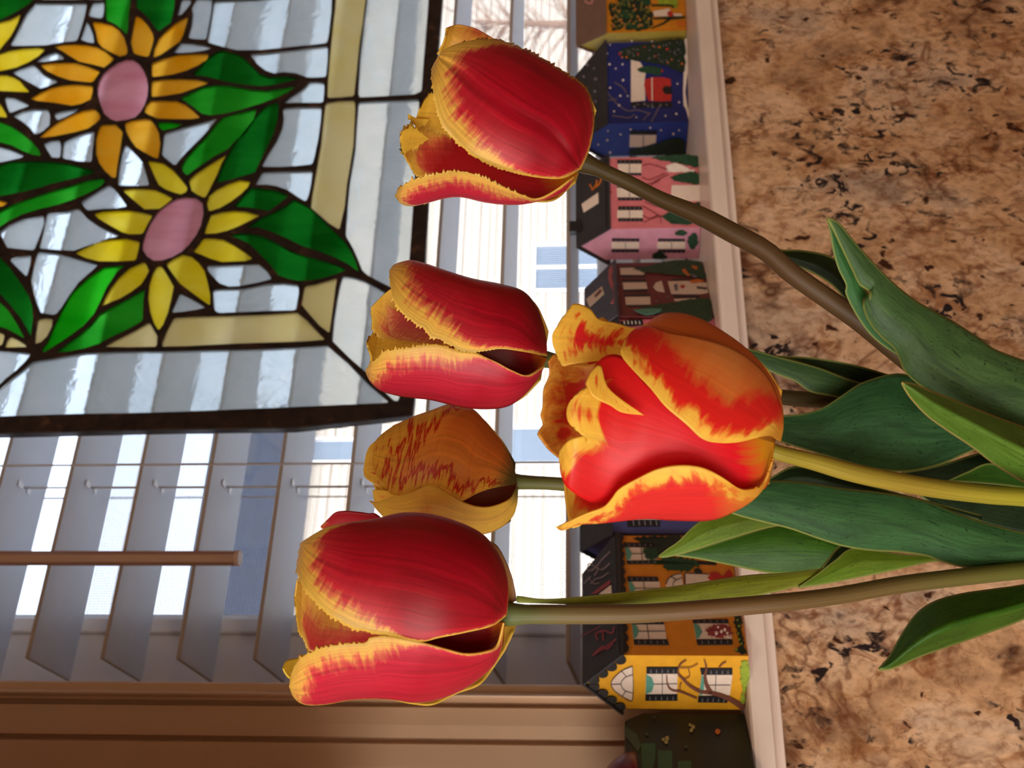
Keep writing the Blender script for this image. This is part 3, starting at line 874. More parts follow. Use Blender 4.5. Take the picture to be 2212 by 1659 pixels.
def inside(poly, x, y):
    r = False
    j = len(poly)-1
    for i in range(len(poly)):
        xi, yi = poly[i]
        xj, yj = poly[j]
        if (yi > y) != (yj > y) and x < (xj-xi)*(y-yi)/(yj-yi)+xi:
            r = not r
        j = i
    return r
vs, es = [], []
for poly in pieces2d + [P2(INNER)]:
    k = len(vs)
    vs += [Vector(p)*10 for p in poly]
    es += [(k+i, k+(i+1) % len(poly)) for i in range(len(poly))]
ov, oe, of, *_ = delaunay_2d_cdt(vs, es, [], 0, 1e-7)
inner = P2(INNER)
boxes = [(min(p[0] for p in q_), max(p[0] for p in q_), min(p[1] for p in q_), max(p[1] for p in q_), q_) for q_ in pieces2d]
keep = []
for f in of:
    cx_ = sum(ov[i][0] for i in f)/len(f)/10
    cy_ = sum(ov[i][1] for i in f)/len(f)/10
    if not inside(inner, cx_, cy_):
        continue
    if any(b_[0] <= cx_ <= b_[1] and b_[2] <= cy_ <= b_[3] and inside(b_[4], cx_, cy_) for b_ in boxes):
        continue
    keep.append(tuple(f))
N = len(ov)
YT = 0.0021
V3 = [(v[0]/10, Y_PANEL-YT, v[1]/10) for v in ov] + [(v[0]/10, Y_PANEL+YT, v[1]/10) for v in ov]
F3 = list(keep) + [tuple(i+N for i in reversed(f)) for f in keep]
cnt = {}
for f in keep:
    for a, b_ in zip(f, f[1:]+f[:1]):
        cnt[(a, b_)] = 1
for (a, b_) in list(cnt):
    if (b_, a) not in cnt:
        F3.append((b_, a, a+N, b_+N))
mesh('lead_came', V3, F3, M_LEAD, panel)
oo, ii = P2(OUTER), P2(INNER)
n = len(oo)
fv = [(x, Y_PANEL-.0042, z) for x, z in oo] + [(x, Y_PANEL-.0036, z) for x, z in ii] + [(x, Y_PANEL+.004, z) for x, z in oo] + [(x, Y_PANEL+.004, z) for x, z in ii]
ff = []
for i in range(n):
    j = (i+1) % n
    ff += [(i, j, n+j, n+i), (2*n+i, 3*n+i, 3*n+j, 2*n+j), (i, 2*n+i, 2*n+j, j), (n+i, n+j, 3*n+j, 3*n+i)]
mesh('zinc_frame', fv, ff, M_LEAD, panel, bevel=0.0008)
# two chains up to the head of the window
b = MB()
M_CHAIN = flat('chain', (60, 56, 52), 0.4, 0.1, 100, metal=0.8)
for px_ in (-260, 800):
    pt = on_y(-168, px_, Y_PANEL)
    z = pt[2]
    k = 0
    c = MB()
    while z < Z_HEAD - 0.006:
        L = 0.012
        a = 0.0026
        pts = []
        for t in range(9):
            w = 2*math.pi*t/8
            s_, c_ = math.cos(w)*a, math.sin(w)*L*0.62
            pts.append((pt[0]+(s_ if k % 2 else 0), Y_PANEL+(0 if k % 2 else s_), z+L/2+c_))
        c.tube(pts, 0.0006, 5, cap=False)
        z += L
        k += 1
    c.build('chain', M_CHAIN, panel)

# ================================================================== TULIPS
def seg_dist(P, line):
    a, b = line[:-1], line[1:]
    ab = b-a
    L2 = (ab**2).sum(1)+1e-9
    d = np.full(P.shape[:-1], 1e9)
    for i in range(len(a)):
        t = np.clip(((P-a[i])@ab[i])/L2[i], 0, 1)
        q_ = a[i] + t[..., None]*ab[i]
        d = np.minimum(d, np.linalg.norm(P-q_, axis=-1))
    return d
def patch_grid(A, B, T, n, m):
    a, b = catmull(A, n+1), catmull(B, n+1)
    if T is None:
        tp = np.stack([np.linspace(a[-1][k], b[-1][k], m+1) for k in (0, 1)], 1)
    else:
        tp = catmull(T, m+1)
        tp[0], tp[-1] = a[-1], b[-1]
    u = np.linspace(0, 1, m+1)[None, :, None]
    v = np.linspace(0, 1, n+1)[:, None, None]
    bs = (1-u)*a[0] + u*b[0]
    P = (1-u)*a[:, None, :] + u*b[:, None, :] + (1-v)*bs + v*tp[None]
    P -= (1-u)*(1-v)*a[0] + u*(1-v)*b[0] + (1-u)*v*a[-1] + u*v*b[-1]
    return P, a, b, tp
def fringe(P, flags, amp, seed, v0=0.22):
    r = np.random.default_rng(seed)
    n, m = P.shape[0]-1, P.shape[1]-1
    Q = P.copy()
    for i in range(n+1):
        v = i/n
        w = min(1.0, max(0.0, (v-v0)/0.2))
        tooth = amp*w*(r.uniform(0.2, 1.6)*(r.random() < 0.75) if i % 2 else r.uniform(-0.5, 0.35))
        if 'A' in flags:
            e = P[i, 0]-P[i, 1]
            Q[i, 0] += e/(np.linalg.norm(e)+1e-6)*tooth
        tooth = amp*w*(r.uniform(0.2, 1.6)*(r.random() < 0.75) if i % 2 else r.uniform(-0.5, 0.35))
        if 'B' in flags:
            e = P[i, m]-P[i, m-1]
            Q[i, m] += e/(np.linalg.norm(e)+1e-6)*tooth
    if 'T' in flags:
        for j in range(m+1):
            e = P[n, j]-P[n-1, j]
            Q[n, j] += e/(np.linalg.norm(e)+1e-6)*amp*(r.uniform(0.4, 1.2) if j % 2 else r.uniform(-0.3, 0.1))
    return Q
def surf(name, P, depth, mat, parent, edge, solid=0.0007, label=None):
    """P: pixel grid, depth: metres along the camera axis at each grid point"""
    n, m = P.shape[0]-1, P.shape[1]-1
    D = Fw + ((829.5-P[..., 1])[..., None]*Rt - (P[..., 0]-1106)[..., None]*Up)/FPX
    V = CAM + D*depth[..., None] - org_of(parent)
    me = bpy.data.meshes.new(name)
    idx = lambda i, j: i*(m+1)+j
    faces = [(idx(i, j), idx(i, j+1), idx(i+1, j+1), idx(i+1, j)) for i in range(n) for j in range(m)]
    me.from_pydata(V.reshape(-1, 3).tolist(), [], faces)
    me.materials.append(mat)
    me.polygons.foreach_set('use_smooth', [True]*len(me.polygons))
    uv = me.uv_layers.new(name='UVMap')
    U = np.tile(np.linspace(0, 1, m+1), n+1)
    Vv = np.repeat(np.linspace(0, 1, n+1), m+1)
    li = np.empty(len(me.loops), dtype=np.int32)
    me.loops.foreach_get('vertex_index', li)
    uv.data.foreach_set('uv', np.stack([U[li], Vv[li]], 1).astype(np.float32).ravel())
    at_ = me.attributes.new('edge', 'FLOAT', 'POINT')
    at_.data.foreach_set('value', edge.astype(np.float32).ravel())
    o = bpy.data.objects.new(name, me)
    COL.objects.link(o)
    o.parent = parent
    md = o.modifiers.new('thickness', 'SOLIDIFY')
    md.thickness = solid
    md.offset = 0.0
    if label:
        o['label'] = label
    return o
class Bloom:
    def __init__(s, root, Z, base, tip, t, petals, k=0.92):
        s.root, s.t, s.k = root, t, k
        s.b = np.array(Z([base])[0])
        s.a = np.array(Z([tip])[0])
        ax = s.a-s.b
        s.L = np.linalg.norm(ax)
        s.ax = ax/s.L
        s.pp = np.array([-s.ax[1], s.ax[0]])
        pts = []
        for p in petals:
            for key in ('A', 'B', 'T'):
                if p.get(key):
                    p[key] = [tuple(x) for x in Z(p[key])]
                    if not p.get('loose'):
                        pts.append(catmull(p[key], 80))
        pts = np.vstack(pts)-s.b
        l, w = pts@s.ax/s.L, pts@s.pp
        s.lb = np.linspace(-0.03, 1.05, 37)
        lo, hi = [], []
        for x in s.lb:
            sel = np.abs(l-x) < 0.035
            if sel.sum() < 2:
                sel = np.argsort(np.abs(l-x))[:6]
            lo.append(w[sel].min())
            hi.append(w[sel].max())
        ker = np.array([1, 2, 3, 2, 1])/9
        pad = lambda z: np.convolve(np.r_[z[0], z[0], z, z[-1], z[-1]], ker, 'valid')
        s.lo, s.hi = pad(np.array(lo)), pad(np.array(hi))
        for i, p in enumerate(petals):
            s.petal(p, i)
        s.closing(petals[0])
    def depth(s, P, side, off):
        q_ = P-s.b
        l, w = q_@s.ax/s.L, q_@s.pp
        lo, hi = np.interp(l, s.lb, s.lo), np.interp(l, s.lb, s.hi)
        R = (hi-lo)/2*1.03
        c = (hi+lo)/2
        d = np.sqrt(np.maximum(0.0, R**2-(w-c)**2))*s.k
        return s.t*(1 + (-side*d-off)/FPX)
    def petal(s, p, i):
        n, m = p.get('n', 110), p.get('m', 28)
        P, a, b, tp = patch_grid(p['A'], p['B'], p.get('T'), n, m)
        E = np.full(P.shape[:2], 400.0)
        ed = p.get('edges', 'ABT')
        for key, ln in (('A', a), ('B', b), ('T', tp)):
            if key in ed and np.linalg.norm(ln[-1]-ln[0]) + np.linalg.norm(ln[len(ln)//2]-ln[0]) > 2:
                E = np.minimum(E, seg_dist(P, ln))
        if p.get('vf'):
            v_ = np.linspace(0, 1, n+1)[:, None]
            a_, b_, g_ = p['vf']
            k_ = np.clip((v_-a_)/(b_-a_), 0, 1)
            E = E/(g_+(1-g_)*k_*k_*(3-2*k_))
        if p.get('ew'):
            # the rims of one petal are not equally wide: weight per edge
            v_ = np.linspace(0, 1, n+1)[:, None]
            k_ = np.clip((v_-p.get('vf', (0.2, 0.6, 0.2))[0])/0.35, 0, 1)
            E = np.full(P.shape[:2], 900.0)
            for key, ln in (('A', a), ('B', b), ('T', tp)):
                if p['ew'].get(key):
                    w_, va, vb, g_ = p['ew'][key]
                    k_ = np.clip((v_-va)/(vb-va), 0, 1)
                    E = np.minimum(E, seg_dist(P, ln)/(w_*(g_+(1-g_)*k_*k_*(3-2*k_))))
        if p.get('fringe'):
            P = fringe(P, p['fringe'], p.get('amp', 6), 10*i+3, p.get('v0', 0.22))
        dep = s.depth(P, p.get('side', 1.0), p.get('off', 0))
        if p.get('wave'):
            u = np.linspace(0, 1, m+1)[None]
            v = np.linspace(0, 1, n+1)[:, None]
            dep = dep + s.t*p['wave']/FPX*np.sin(v*9+i*2)*(np.abs(2*u-1)**3)*v
        if p.get('ridge'):
            u = np.linspace(0, 1, m+1)[None]
            dep = dep + s.t*p['ridge']/FPX*np.exp(-((u-0.5)/0.05)**2)
        s.root_child = surf('petal', P, dep, p['mat'], s.root, E, 0.0006)
    def closing(s, p):
        """the far petals, which close the cup away from the camera"""
        lb = np.linspace(0.02, 0.93, 12)
        lo, hi = np.interp(lb, s.lb, s.lo), np.interp(lb, s.lb, s.hi)
        mid = (lo+hi)/2
        for f0, f1, sd in ((0.03, 0.62, -0.9), (0.38, 0.97, -1.0)):
            A = [tuple(s.b + s.ax*x*s.L + s.pp*(a_+(b_-a_)*f0)) for x, a_, b_ in zip(lb, lo, hi)]
            B = [tuple(s.b + s.ax*x*s.L + s.pp*(a_+(b_-a_)*f1)) for x, a_, b_ in zip(lb, lo, hi)]
            tipp = (np.array(A[-1])+np.array(B[-1]))/2
            A, B = A[:-1]+[tuple(tipp)], B[:-1]+[tuple(tipp)]
            P, a, b, tp = patch_grid(A, B, None, 40, 20)
            E = np.minimum(seg_dist(P, a), seg_dist(P, b))
            surf('petal', P, s.depth(P, sd, 0), p['mat'], s.root, E, 0.0006)
def stem(root, pts, end, mat, name='stem'):
    """pts: (px x, px y, depth, half width in px); end: world points that follow"""
    c = catmull([p[:4] for p in pts], 46)
    W_ = [at(x, y, t) for x, y, t, r in c]
    R_ = [r*t/FPX for x, y, t, r in c]
    if end is not None:
        last = np.array(W_[-1])
        for f in np.linspace(0.12, 1, 12):
            W_.append(last*(1-f)**2 + 2*f*(1-f)*(last+(W_[-2]-last)*0 + np.array(end[0])) / 2*1.0 + f*f*np.array(end[1]) if False else last + (np.array(end[1])-last)*f)
            R_.append(R_[45])
    o = MB().tube(W_, R_, 14).build(name, mat, root, smooth=True)
    return o
def leaf(root, Z, A, B, t0, t1, mat, fold=0.0, off=0.0, fcen=0.5, T=None, name='leaf', bulge=0.0, label=None, n=60, m=18):
    A, B = Z(A), Z(B)
    P, a, b, tp = patch_grid(A, B, Z(T) if T else None, n, m)
    v = np.linspace(0, 1, n+1)[:, None]
    u = np.linspace(0, 1, m+1)[None]
    dep = t0 + (t1-t0)*v + 0*u
    wid = np.linalg.norm(a-b, axis=1)[:, None]
    fl = np.where(u < fcen, (fcen-u)/fcen, (u-fcen)/(1-fcen))
    dep = dep*(1 + (fold*wid*(fl - 0.5) - bulge*wid*(4*u*(1-u)) - off)/FPX)
    E = np.minimum(seg_dist(P, a), seg_dist(P, b))
    return surf(name, P, dep, mat, root, E, 0.0007, label)

# colours
RED = [(0, (234, 176, 62)), (22, (232, 166, 58)), (36, (224, 116, 76)), (50, (202, 40, 54)), (110, (188, 18, 40)), (200, (170, 12, 34))]
REDTHIN = [(0, (220, 120, 60)), (6, (206, 60, 54)), (14, (192, 30, 44)), (200, (160, 12, 28))]
PINK = [(0, (234, 176, 66)), (22, (232, 160, 66)), (36, (226, 104, 84)), (54, (212, 46, 70)), (200, (196, 24, 52))]
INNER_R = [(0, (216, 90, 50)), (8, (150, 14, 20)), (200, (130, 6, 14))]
MOUTH = [(0, (240, 180, 54)), (40, (234, 160, 56)), (70, (228, 110, 74)), (120, (210, 62, 56)), (200, (190, 30, 36))]
GOLDY = [(0, (240, 180, 44)), (60, (232, 162, 46)), (120, (224, 116, 60)), (200, (206, 70, 50))]
M_R = petal_mat(RED, amp=17, sv=40, vein=0.34)
M_RP = petal_mat(PINK, amp=17, sv=40, vein=0.28)
M_RT = petal_mat(REDTHIN, amp=6)
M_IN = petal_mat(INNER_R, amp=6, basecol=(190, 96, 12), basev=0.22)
M_MO = petal_mat(MOUTH, amp=20, sv=26)
M_GO = petal_mat(GOLDY, amp=24, sv=20)
M_STEM_B = stem_mat([(0, (78, 68, 36)), (0.25, (88, 66, 42)), (0.7, (80, 62, 38)), (1, (60, 66, 32))])
M_STEM_G = stem_mat([(0, (150, 138, 46)), (0.35, (146, 128, 44)), (0.7, (152, 156, 44)), (1, (120, 140, 40))])
M_STEM_D = stem_mat([(0, (96, 104, 52)), (0.15, (104, 92, 58)), (0.6, (78, 74, 40)), (1, (60, 70, 34))])

VASE_T = 0.40
V0 = at(2440, 1140, VASE_T)                       # centre of the vase mouth, just outside the picture
VB = np.array([V0[0], V0[1], Z_COUNTER+0.012])
def vend(dx, dy):
    return (V0, VB + np.array([dx, dy, 0.0]))
# stems run as one tube: from bloom to vase mouth by pixels, then down into the vase
def stem2(root, pts, dx, dy, mat):
    c = catmull([p[:4] for p in pts], 46)
    W_ = [at(x, y, t) for x, y, t, r in c]
    R_ = [r*t/FPX for x, y, t, r in c]
    mouth = V0 + np.array([dx, dy, 0.0])
    foot = VB + np.array([-dx*0.8, -dy*0.8, 0.0])
    p0, p1 = np.array(W_[-1]), np.array(W_[-1])+(np.array(W_[-1])-np.array(W_[-4]))*2.0
    for f in np.linspace(0.15, 1, 8):
        W_.append(p0*(1-f)**2 + 2*f*(1-f)*p1 + f*f*mouth)
        R_.append(R_[-1])
    for f in np.linspace(0.15, 1, 7):
        W_.append(mouth*(1-f) + foot*f)
        R_.append(R_[-1])
    n, m = len(W_)-1, 14
    o = MB().tube(W_, R_, m).build('stem', mat, root, smooth=True)
    uv = o.data.uv_layers.new(name='UVMap')
    li = np.empty(len(o.data.loops), dtype=np.int32)
    o.data.loops.foreach_get('vertex_index', li)
    U = np.abs(np.linspace(-1, 1, m, endpoint=False))[li % m]
    uv.data.foreach_set('uv', np.stack([U, (li//m)/n], 1).astype(np.float32).ravel())
    return o

# ---- right: fringed red
t = 0.405
ZR = zm(840, 30, 1810/480)
tR = empty('tulip', at(2200, 930, 0.40), 'red tulip with fringed yellow edges beside the snowy blue house ornament', 'tulip', 'tulips in the bunch')
Bloom(tR, ZR, (1600, 1190), (235, 800), t, [
    dict(A=[(1560,1262),(1630,1100),(1668,900),(1655,740),(1590,590),(1430,480),(1240,360),(1050,270),(900,218),(720,214),(560,248),(450,300),(405,350)],
         B=[(1560,1262),(1420,1335),(1250,1335),(1050,1300),(860,1240),(700,1165),(600,1090),(510,1000),(430,900),(385,760),(362,600),(353,460),(405,350)],
         off=26, fringe='AB', amp=4, mat=M_R, m=34, ridge=4, ew={'A': (0.9, .62, .95, .12), 'B': (1.15, .22, .6, .12)}),
    dict(A=[(1510,1320),(1440,1430),(1300,1500),(1100,1545),(950,1550),(780,1530),(600,1490),(470,1495),(330,1530),(200,1560),(110,1545),(52,1480)],
         B=[(1510,1320),(1350,1440),(1210,1505),(1100,1478),(940,1410),(850,1365),(760,1325),(680,1300),(600,1285),(490,1285),(350,1310),(230,1340),(130,1385),(52,1480)],
         off=16, fringe='B', amp=6, mat=M_RP, ew={'B': (0.62, .2, .5, .12), 'A': (0.4, .85, 1, .05)}),
    dict(A=[(1530,1300),(1400,1480),(1250,1530),(1000,1480),(800,1400),(600,1330),(400,1330),(250,1330),(190,1260),(140,1180),(110,1120)],
         B=[(1530,1300),(1350,1250),(1050,1150),(800,1050),(550,960),(420,930),(250,930),(190,920),(120,950),(95,1000),(110,1120)],
         side=-0.7, fringe='ABT', amp=7, ew={'A': (0.55, .75, .9, .02), 'B': (0.5, .55, .8, .04)}, mat=petal_mat(MOUTH, amp=30, sv=30, basecol=(206, 120, 10), basev=0.22)),
    dict(A=[(800,1000),(560,720),(440,650),(370,640),(300,690),(245,790)], B=[(800,1000),(560,1010),(400,960),(250,920),(230,860),(245,790)],
         side=-0.35, fringe='AB', amp=6, mat=M_GO, n=50, m=16),
    dict(A=[(1200,500),(1040,290),(960,245),(860,208),(720,130),(600,95),(540,95),(465,120)], B=[(1200,500),(800,400),(520,340),(430,310),(440,250),(460,180),(465,120)],
         side=-0.5, fringe='B', amp=9, edges='B', mat=M_MO, n=60, m=18),
    dict(A=[(330,1020),(230,940),(170,925),(120,950),(92,1000)], B=[(330,1020),(260,1060),(180,1110),(120,1120),(92,1000)], side=-0.15, off=4, fringe='AB', amp=9, mat=M_GO, n=30, m=10, v0=0.1),
    dict(A=[(330,860),(240,850),(190,835),(160,815)], B=[(330,860),(280,920),(220,905),(160,815)], side=-0.3, fringe='B', amp=7, mat=M_GO, n=24, m=10, v0=0.1),
])
stem2(tR, [(1236,346,t,20),(1262,352,t,23),(1290,364,t,17),(1358,395,t,16.5),(1426,430,t,17),(1516,468,t,21),(1584,504,t,22),(1652,540,t,22),(1707,588,t,22),(1780,640,t,22),(1855,692,t,23),(1928,752,t,23),(2050,850,t,23),(2200,970,t,23),(2340,1070,0.402,22)], 0.010, 0.004, M_STEM_B)

# ---- centre: fringed red
t = 0.40
ZC_ = zm(760, 540, 4.608)
tC = empty('tulip', at(2200, 950, 0.40), 'red tulip with jagged yellow lip in front of the stained glass corner', 'tulip', 'tulips in the bunch')
Bloom(tC, ZC_, (1945, 1080), (190, 800), t, [
    dict(A=[(1938,1060),(1928,900),(1892,720),(1830,560),(1700,415),(1480,345),(1200,290),(950,215),(730,140),(590,108),(480,130),(420,155),(378,210)],
         B=[(1938,1060),(1750,1020),(1500,985),(1350,1000),(1230,1015),(1080,1000),(950,930),(850,885),(780,860),(720,780),(640,735),(520,640),(430,520),(400,420),(385,310),(378,210)],
         off=24, fringe='B', amp=6, mat=M_R, m=34, ew={'B': (1.2, .25, .62, .12)}),
    dict(A=[(1915,1150),(1830,1300),(1700,1450),(1550,1550),(1350,1578),(1100,1560),(800,1490),(640,1470),(480,1450),(300,1400),(200,1320),(150,1230),(145,1190)],
         B=[(1915,1150),(1750,1245),(1600,1200),(1450,1120),(1330,1065),(1220,1015),(1050,1000),(900,950),(790,940),(600,965),(450,990),(340,1000),(250,1080),(190,1140),(145,1190)],
         off=14, fringe='B', amp=7, mat=M_RP, v0=0.4, ew={'B': (0.95, .3, .55, .08)}),
    dict(A=[(1940,1080),(1800,1290),(1600,1300),(1400,1200),(1100,1060)], B=[(1940,1080),(1700,980),(1450,940),(1300,960),(1100,1060)], side=0.55, edges='', mat=M_IN, n=40, m=18),
    dict(A=[(1000,950),(700,720),(520,520),(420,420),(395,385),(290,470),(195,570)], B=[(1000,950),(700,930),(450,900),(300,880),(215,800),(205,700),(195,570)], side=-0.25, fringe='B', amp=6, mat=M_MO, n=90, m=20, ew={'A': (0.8, .2, .6, .2), 'B': (0.5, .5, .85, .1)}),
    dict(A=[(1000,960),(700,900),(500,860),(300,840),(190,860),(150,925)], B=[(1000,960),(600,985),(350,1020),(230,1085),(170,1010),(150,925)], side=-0.6, fringe='AB', amp=9, mat=M_GO, n=60, m=16),
    dict(A=[(1000,930),(760,780),(560,660),(350,560)], B=[(1000,930),(760,930),(500,890),(380,830),(350,560)], side=0.1, edges='BT', mat=petal_mat([(0,(214,130,60)),(12,(210,100,66)),(30,(196,66,60)),(200,(184,50,50))], amp=14), n=50, m=16),
])
stem2(tC, [(1168,774,t,20),(1186,778,t,17),(1300,796,t+0.01,16),(1500,828,t+0.015,16),(1690,858,t+0.015,17),(1800,868,t+0.015,18),(2000,905,t+0.012,19),(2200,1000,t+0.006,20),(2340,1080,0.404,20)], 0.004, 0.012, M_STEM_D)

# ---- back: yellow and orange
t = 0.445
ZY = zm(760, 850, 4.608)
tY = empty('tulip', at(2200, 1100, 0.42), 'smaller amber orange tulip with red streaks, tucked behind a large red tulip', 'tulip', 'tulips in the bunch')
AMBER = petal_mat([(0,(238,180,54)),(24,(228,160,44)),(34,(212,52,30)),(46,(208,76,30)),(60,(234,150,48)),(200,(226,128,36))], amp=52, sv=34, su=2, trans=0.55, basecol=(120, 104, 52), basev=0.17)
AMB2 = petal_mat([(0,(234,180,60)),(40,(224,162,62)),(60,(216,140,50)),(200,(208,130,48))], trans=0.4, amp=18, sv=14, su=3, basecol=(126, 112, 60), basev=0.12)
AMB3 = petal_mat([(0,(236,176,50)),(26,(226,156,44)),(40,(208,44,28)),(80,(214,126,42)),(200,(206,116,40))], amp=30, sv=9, su=8)
Bloom(tY, ZY, (1640, 880), (120, 760), t, [
    dict(A=[(1632,850),(1600,700),(1530,550),(1400,380),(1230,180),(1130,140),(980,110),(800,170),(600,240),(400,340),(270,440),(225,520),(215,600)],
         B=[(1632,900),(1400,940),(1250,990),(1100,1065),(1040,1030),(950,960),(850,920),(760,915),(680,930),(600,970),(500,1000),(400,1000),(320,900),(240,800),(212,700),(215,600)],
         off=22, mat=AMBER, m=34, ew={'A': (2.0, .42, .8, .015), 'B': (0.7, .1, .5, .35)}),
    dict(A=[(1650,930),(1640,1100),(1590,1230),(1480,1330),(1310,1395),(1000,1430),(700,1420),(500,1350),(350,1250),(250,1150),(215,1100),(178,1068)],
         B=[(1640,930),(1570,1050),(1400,1122),(1250,1125),(1100,1075),(980,1000),(850,925),(740,900),(640,930),(520,1000),(380,1040),(250,1085),(178,1068)],
         off=10, mat=AMB2, m=26),
    dict(A=[(900,900),(500,560),(300,470),(215,490),(150,580),(115,760)], B=[(900,900),(500,1000),(400,1010),(260,930),(160,860),(125,820),(115,760)], side=-0.2, mat=AMB3, n=50, m=18),
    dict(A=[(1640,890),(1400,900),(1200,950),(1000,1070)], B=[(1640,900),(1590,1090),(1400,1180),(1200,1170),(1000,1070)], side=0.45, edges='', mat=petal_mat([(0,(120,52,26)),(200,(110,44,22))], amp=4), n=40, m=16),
    dict(A=[(900,1300),(600,1050),(450,990),(330,960),(240,960),(205,960)], B=[(900,1300),(600,1300),(400,1220),(280,1150),(225,1080),(205,960)], side=-0.1, mat=AMB3, n=40, m=16),
])
stem2(tY, [(1098,1040,t,20),(1120,1041,t,16.5),(1160,1043,t,14.5),(1215,1046,t,14.5),(1400,1062,t,15),(1700,1080,t-0.01,16),(2000,1105,t-0.016,17),(2200,1116,t-0.016,18),(2340,1128,t-0.018,18)], -0.004, 0.008, M_STEM_D)

# ---- left: fringed red
t = 0.36
ZL = zm(590, 1080, 2020/560)
tL = empty('tulip', at(2200, 1235, 0.38), 'large red tulip with toothed yellow lip beside the window casing', 'tulip', 'tulips in the bunch')
Bloom(tL, ZL, (1810, 890), (150, 850), t, [
    dict(A=[(1815,890),(1828,700),(1800,530),(1720,370),(1600,250),(1400,160),(1200,110),(1000,105),(800,150),(600,180),(440,210),(340,260),(260,310),(215,340)],
         B=[(1815,900),(1700,980),(1500,1030),(1300,1070),(1150,1100),(950,1060),(800,1040),(700,1020),(600,990),(500,930),(420,880),(340,800),(250,690),(205,600),(188,520),(205,430),(215,340)],
         off=26, fringe='B', amp=6, mat=M_R, m=34, v0=0.4, ew={'B': (1.05, .38, .62, .1), 'A': (0.5, .78, .95, .05)}),
    dict(A=[(1795,960),(1765,1180),(1700,1300),(1550,1430),(1400,1510),(1250,1560),(1100,1575),(950,1555),(800,1545),(600,1555),(400,1590),(250,1590),(170,1540),(130,1450)],
         B=[(1795,960),(1745,1130),(1650,1180),(1500,1195),(1350,1160),(1150,1105),(1000,1075),(870,1060),(760,1070),(720,1110),(600,1120),(480,1130),(330,1170),(230,1220),(165,1300),(130,1450)],
         off=14, fringe='B', amp=6, mat=M_RP, v0=0.45, ew={'B': (1.05, .36, .6, .1), 'A': (0.6, .9, 1, .05)}),
    dict(A=[(1800,950),(1600,970),(1400,1020),(1050,1080)], B=[(1800,960),(1770,1160),(1600,1240),(1400,1220),(1050,1080)], side=0.55, edges='', mat=M_IN, n=40, m=16),
    dict(A=[(1000,1070),(700,960),(450,820),(300,680),(200,610),(168,760)], B=[(1000,1070),(650,1130),(450,1150),(300,1180),(245,1100),(195,1000),(168,760)], side=-0.45, fringe='B', amp=5, mat=M_MO, n=110, m=22, ew={'A': (0.75, .2, .6, .2), 'B': (0.42, .6, .9, .1)}),
    dict(A=[(600,1300),(300,1200),(190,1230),(110,1250),(75,1310)], B=[(600,1300),(300,1440),(150,1400),(100,1360),(75,1310)], side=-0.6, mat=petal_mat([(0,(226,178,40)),(90,(220,168,40)),(200,(200,60,40))], amp=20), n=40, m=14),
    dict(A=[(1000,300),(820,125),(740,108),(650,96),(560,90),(480,105),(400,185)], B=[(1000,300),(700,260),(500,235),(420,225),(370,215),(400,185)], side=-0.35, edges='B', mat=M_RT, n=50, m=14),
    dict(A=[(1895,775),(1885,700),(1845,560),(1770,400),(1700,330),(1500,260)], B=[(1895,785),(1820,800),(1760,600),(1700,500),(1650,400),(1500,260)], side=-0.2, edges='A', mat=petal_mat([(0,(150,104,60)),(12,(160,110,50)),(40,(168,40,30)),(200,(150,20,24))], amp=6), n=50, m=12, loose=True),
    dict(A=[(1890,985),(1850,1090),(1775,1215),(1620,1425),(1430,1508),(1250,1590),(1100,1588),(950,1560)], B=[(1890,980),(1750,1000),(1600,1200),(1500,1300),(1300,1400),(1100,1480),(950,1560)], side=-0.3, edges='A', mat=petal_mat([(0,(214,160,40)),(60,(206,146,34)),(200,(190,100,30))], amp=6), n=50, m=12, loose=True),
])
stem2(tL, [(1078,1325,t,24),(1096,1327,t,27),(1120,1327,t,22),(1153,1327,t,21),(1298,1327,t,21),(1426,1323,t,20.5),(1652,1305,t,20),(1800,1288,t+0.004,19),(1951,1262,t+0.01,19),(2134,1240,t+0.018,19),(2260,1226,t+0.025,19),(2350,1210,0.392,19)], -0.010, 0.0, stem_mat([(0, (92, 110, 62)), (0.08, (108, 96, 60)), (0.25, (104, 78, 50)), (0.5, (96, 82, 46)), (0.68, (92, 100, 42)), (1, (80, 104, 36))]))

# ---- front: red and yellow flamed, smooth edged
t = 0.335
ZF = zm(1140, 640, 1850/580)
tF = empty('tulip', at(2200, 1074, 0.36), 'scarlet tulip with broad yellow flames and smooth rounded petals, nearest of the bunch', 'tulip', 'tulips in the bunch')
FL = [(0,(240,178,50)),(20,(236,168,46)),(32,(232,104,36)),(44,(230,34,34)),(200,(226,18,36))]
FLAME = petal_mat(FL, amp=30, sv=15, su=2.0, vein=0.12)
FLAMEB = petal_mat(FL, amp=30, sv=15, su=2.0, vein=0.12, basecol=(206, 140, 20), basev=0.20)
FLWIDE = petal_mat([(0,(242,184,60)),(12,(240,172,56)),(22,(236,110,52)),(34,(232,48,46)),(150,(228,38,42)),(200,(216,20,28))], amp=26, sv=14, su=2.0, vein=0.12, basecol=(222, 158, 50), basev=0.36)
ORNG = petal_mat([(0,(232,150,60)),(30,(228,138,56)),(80,(226,128,52)),(200,(222,118,48))], amp=14, sv=6, su=12, vein=0.14, basecol=(214, 150, 60), basev=0.12)
SPLIT = petal_mat([(0,(240,180,54)),(14,(238,168,50)),(24,(232,100,38)),(34,(228,34,30)),(76,(224,40,32)),(104,(224,118,50)),(200,(224,134,54))], amp=22, sv=15, su=2.0, vein=0.12, basecol=(214, 150, 50), basev=0.14)
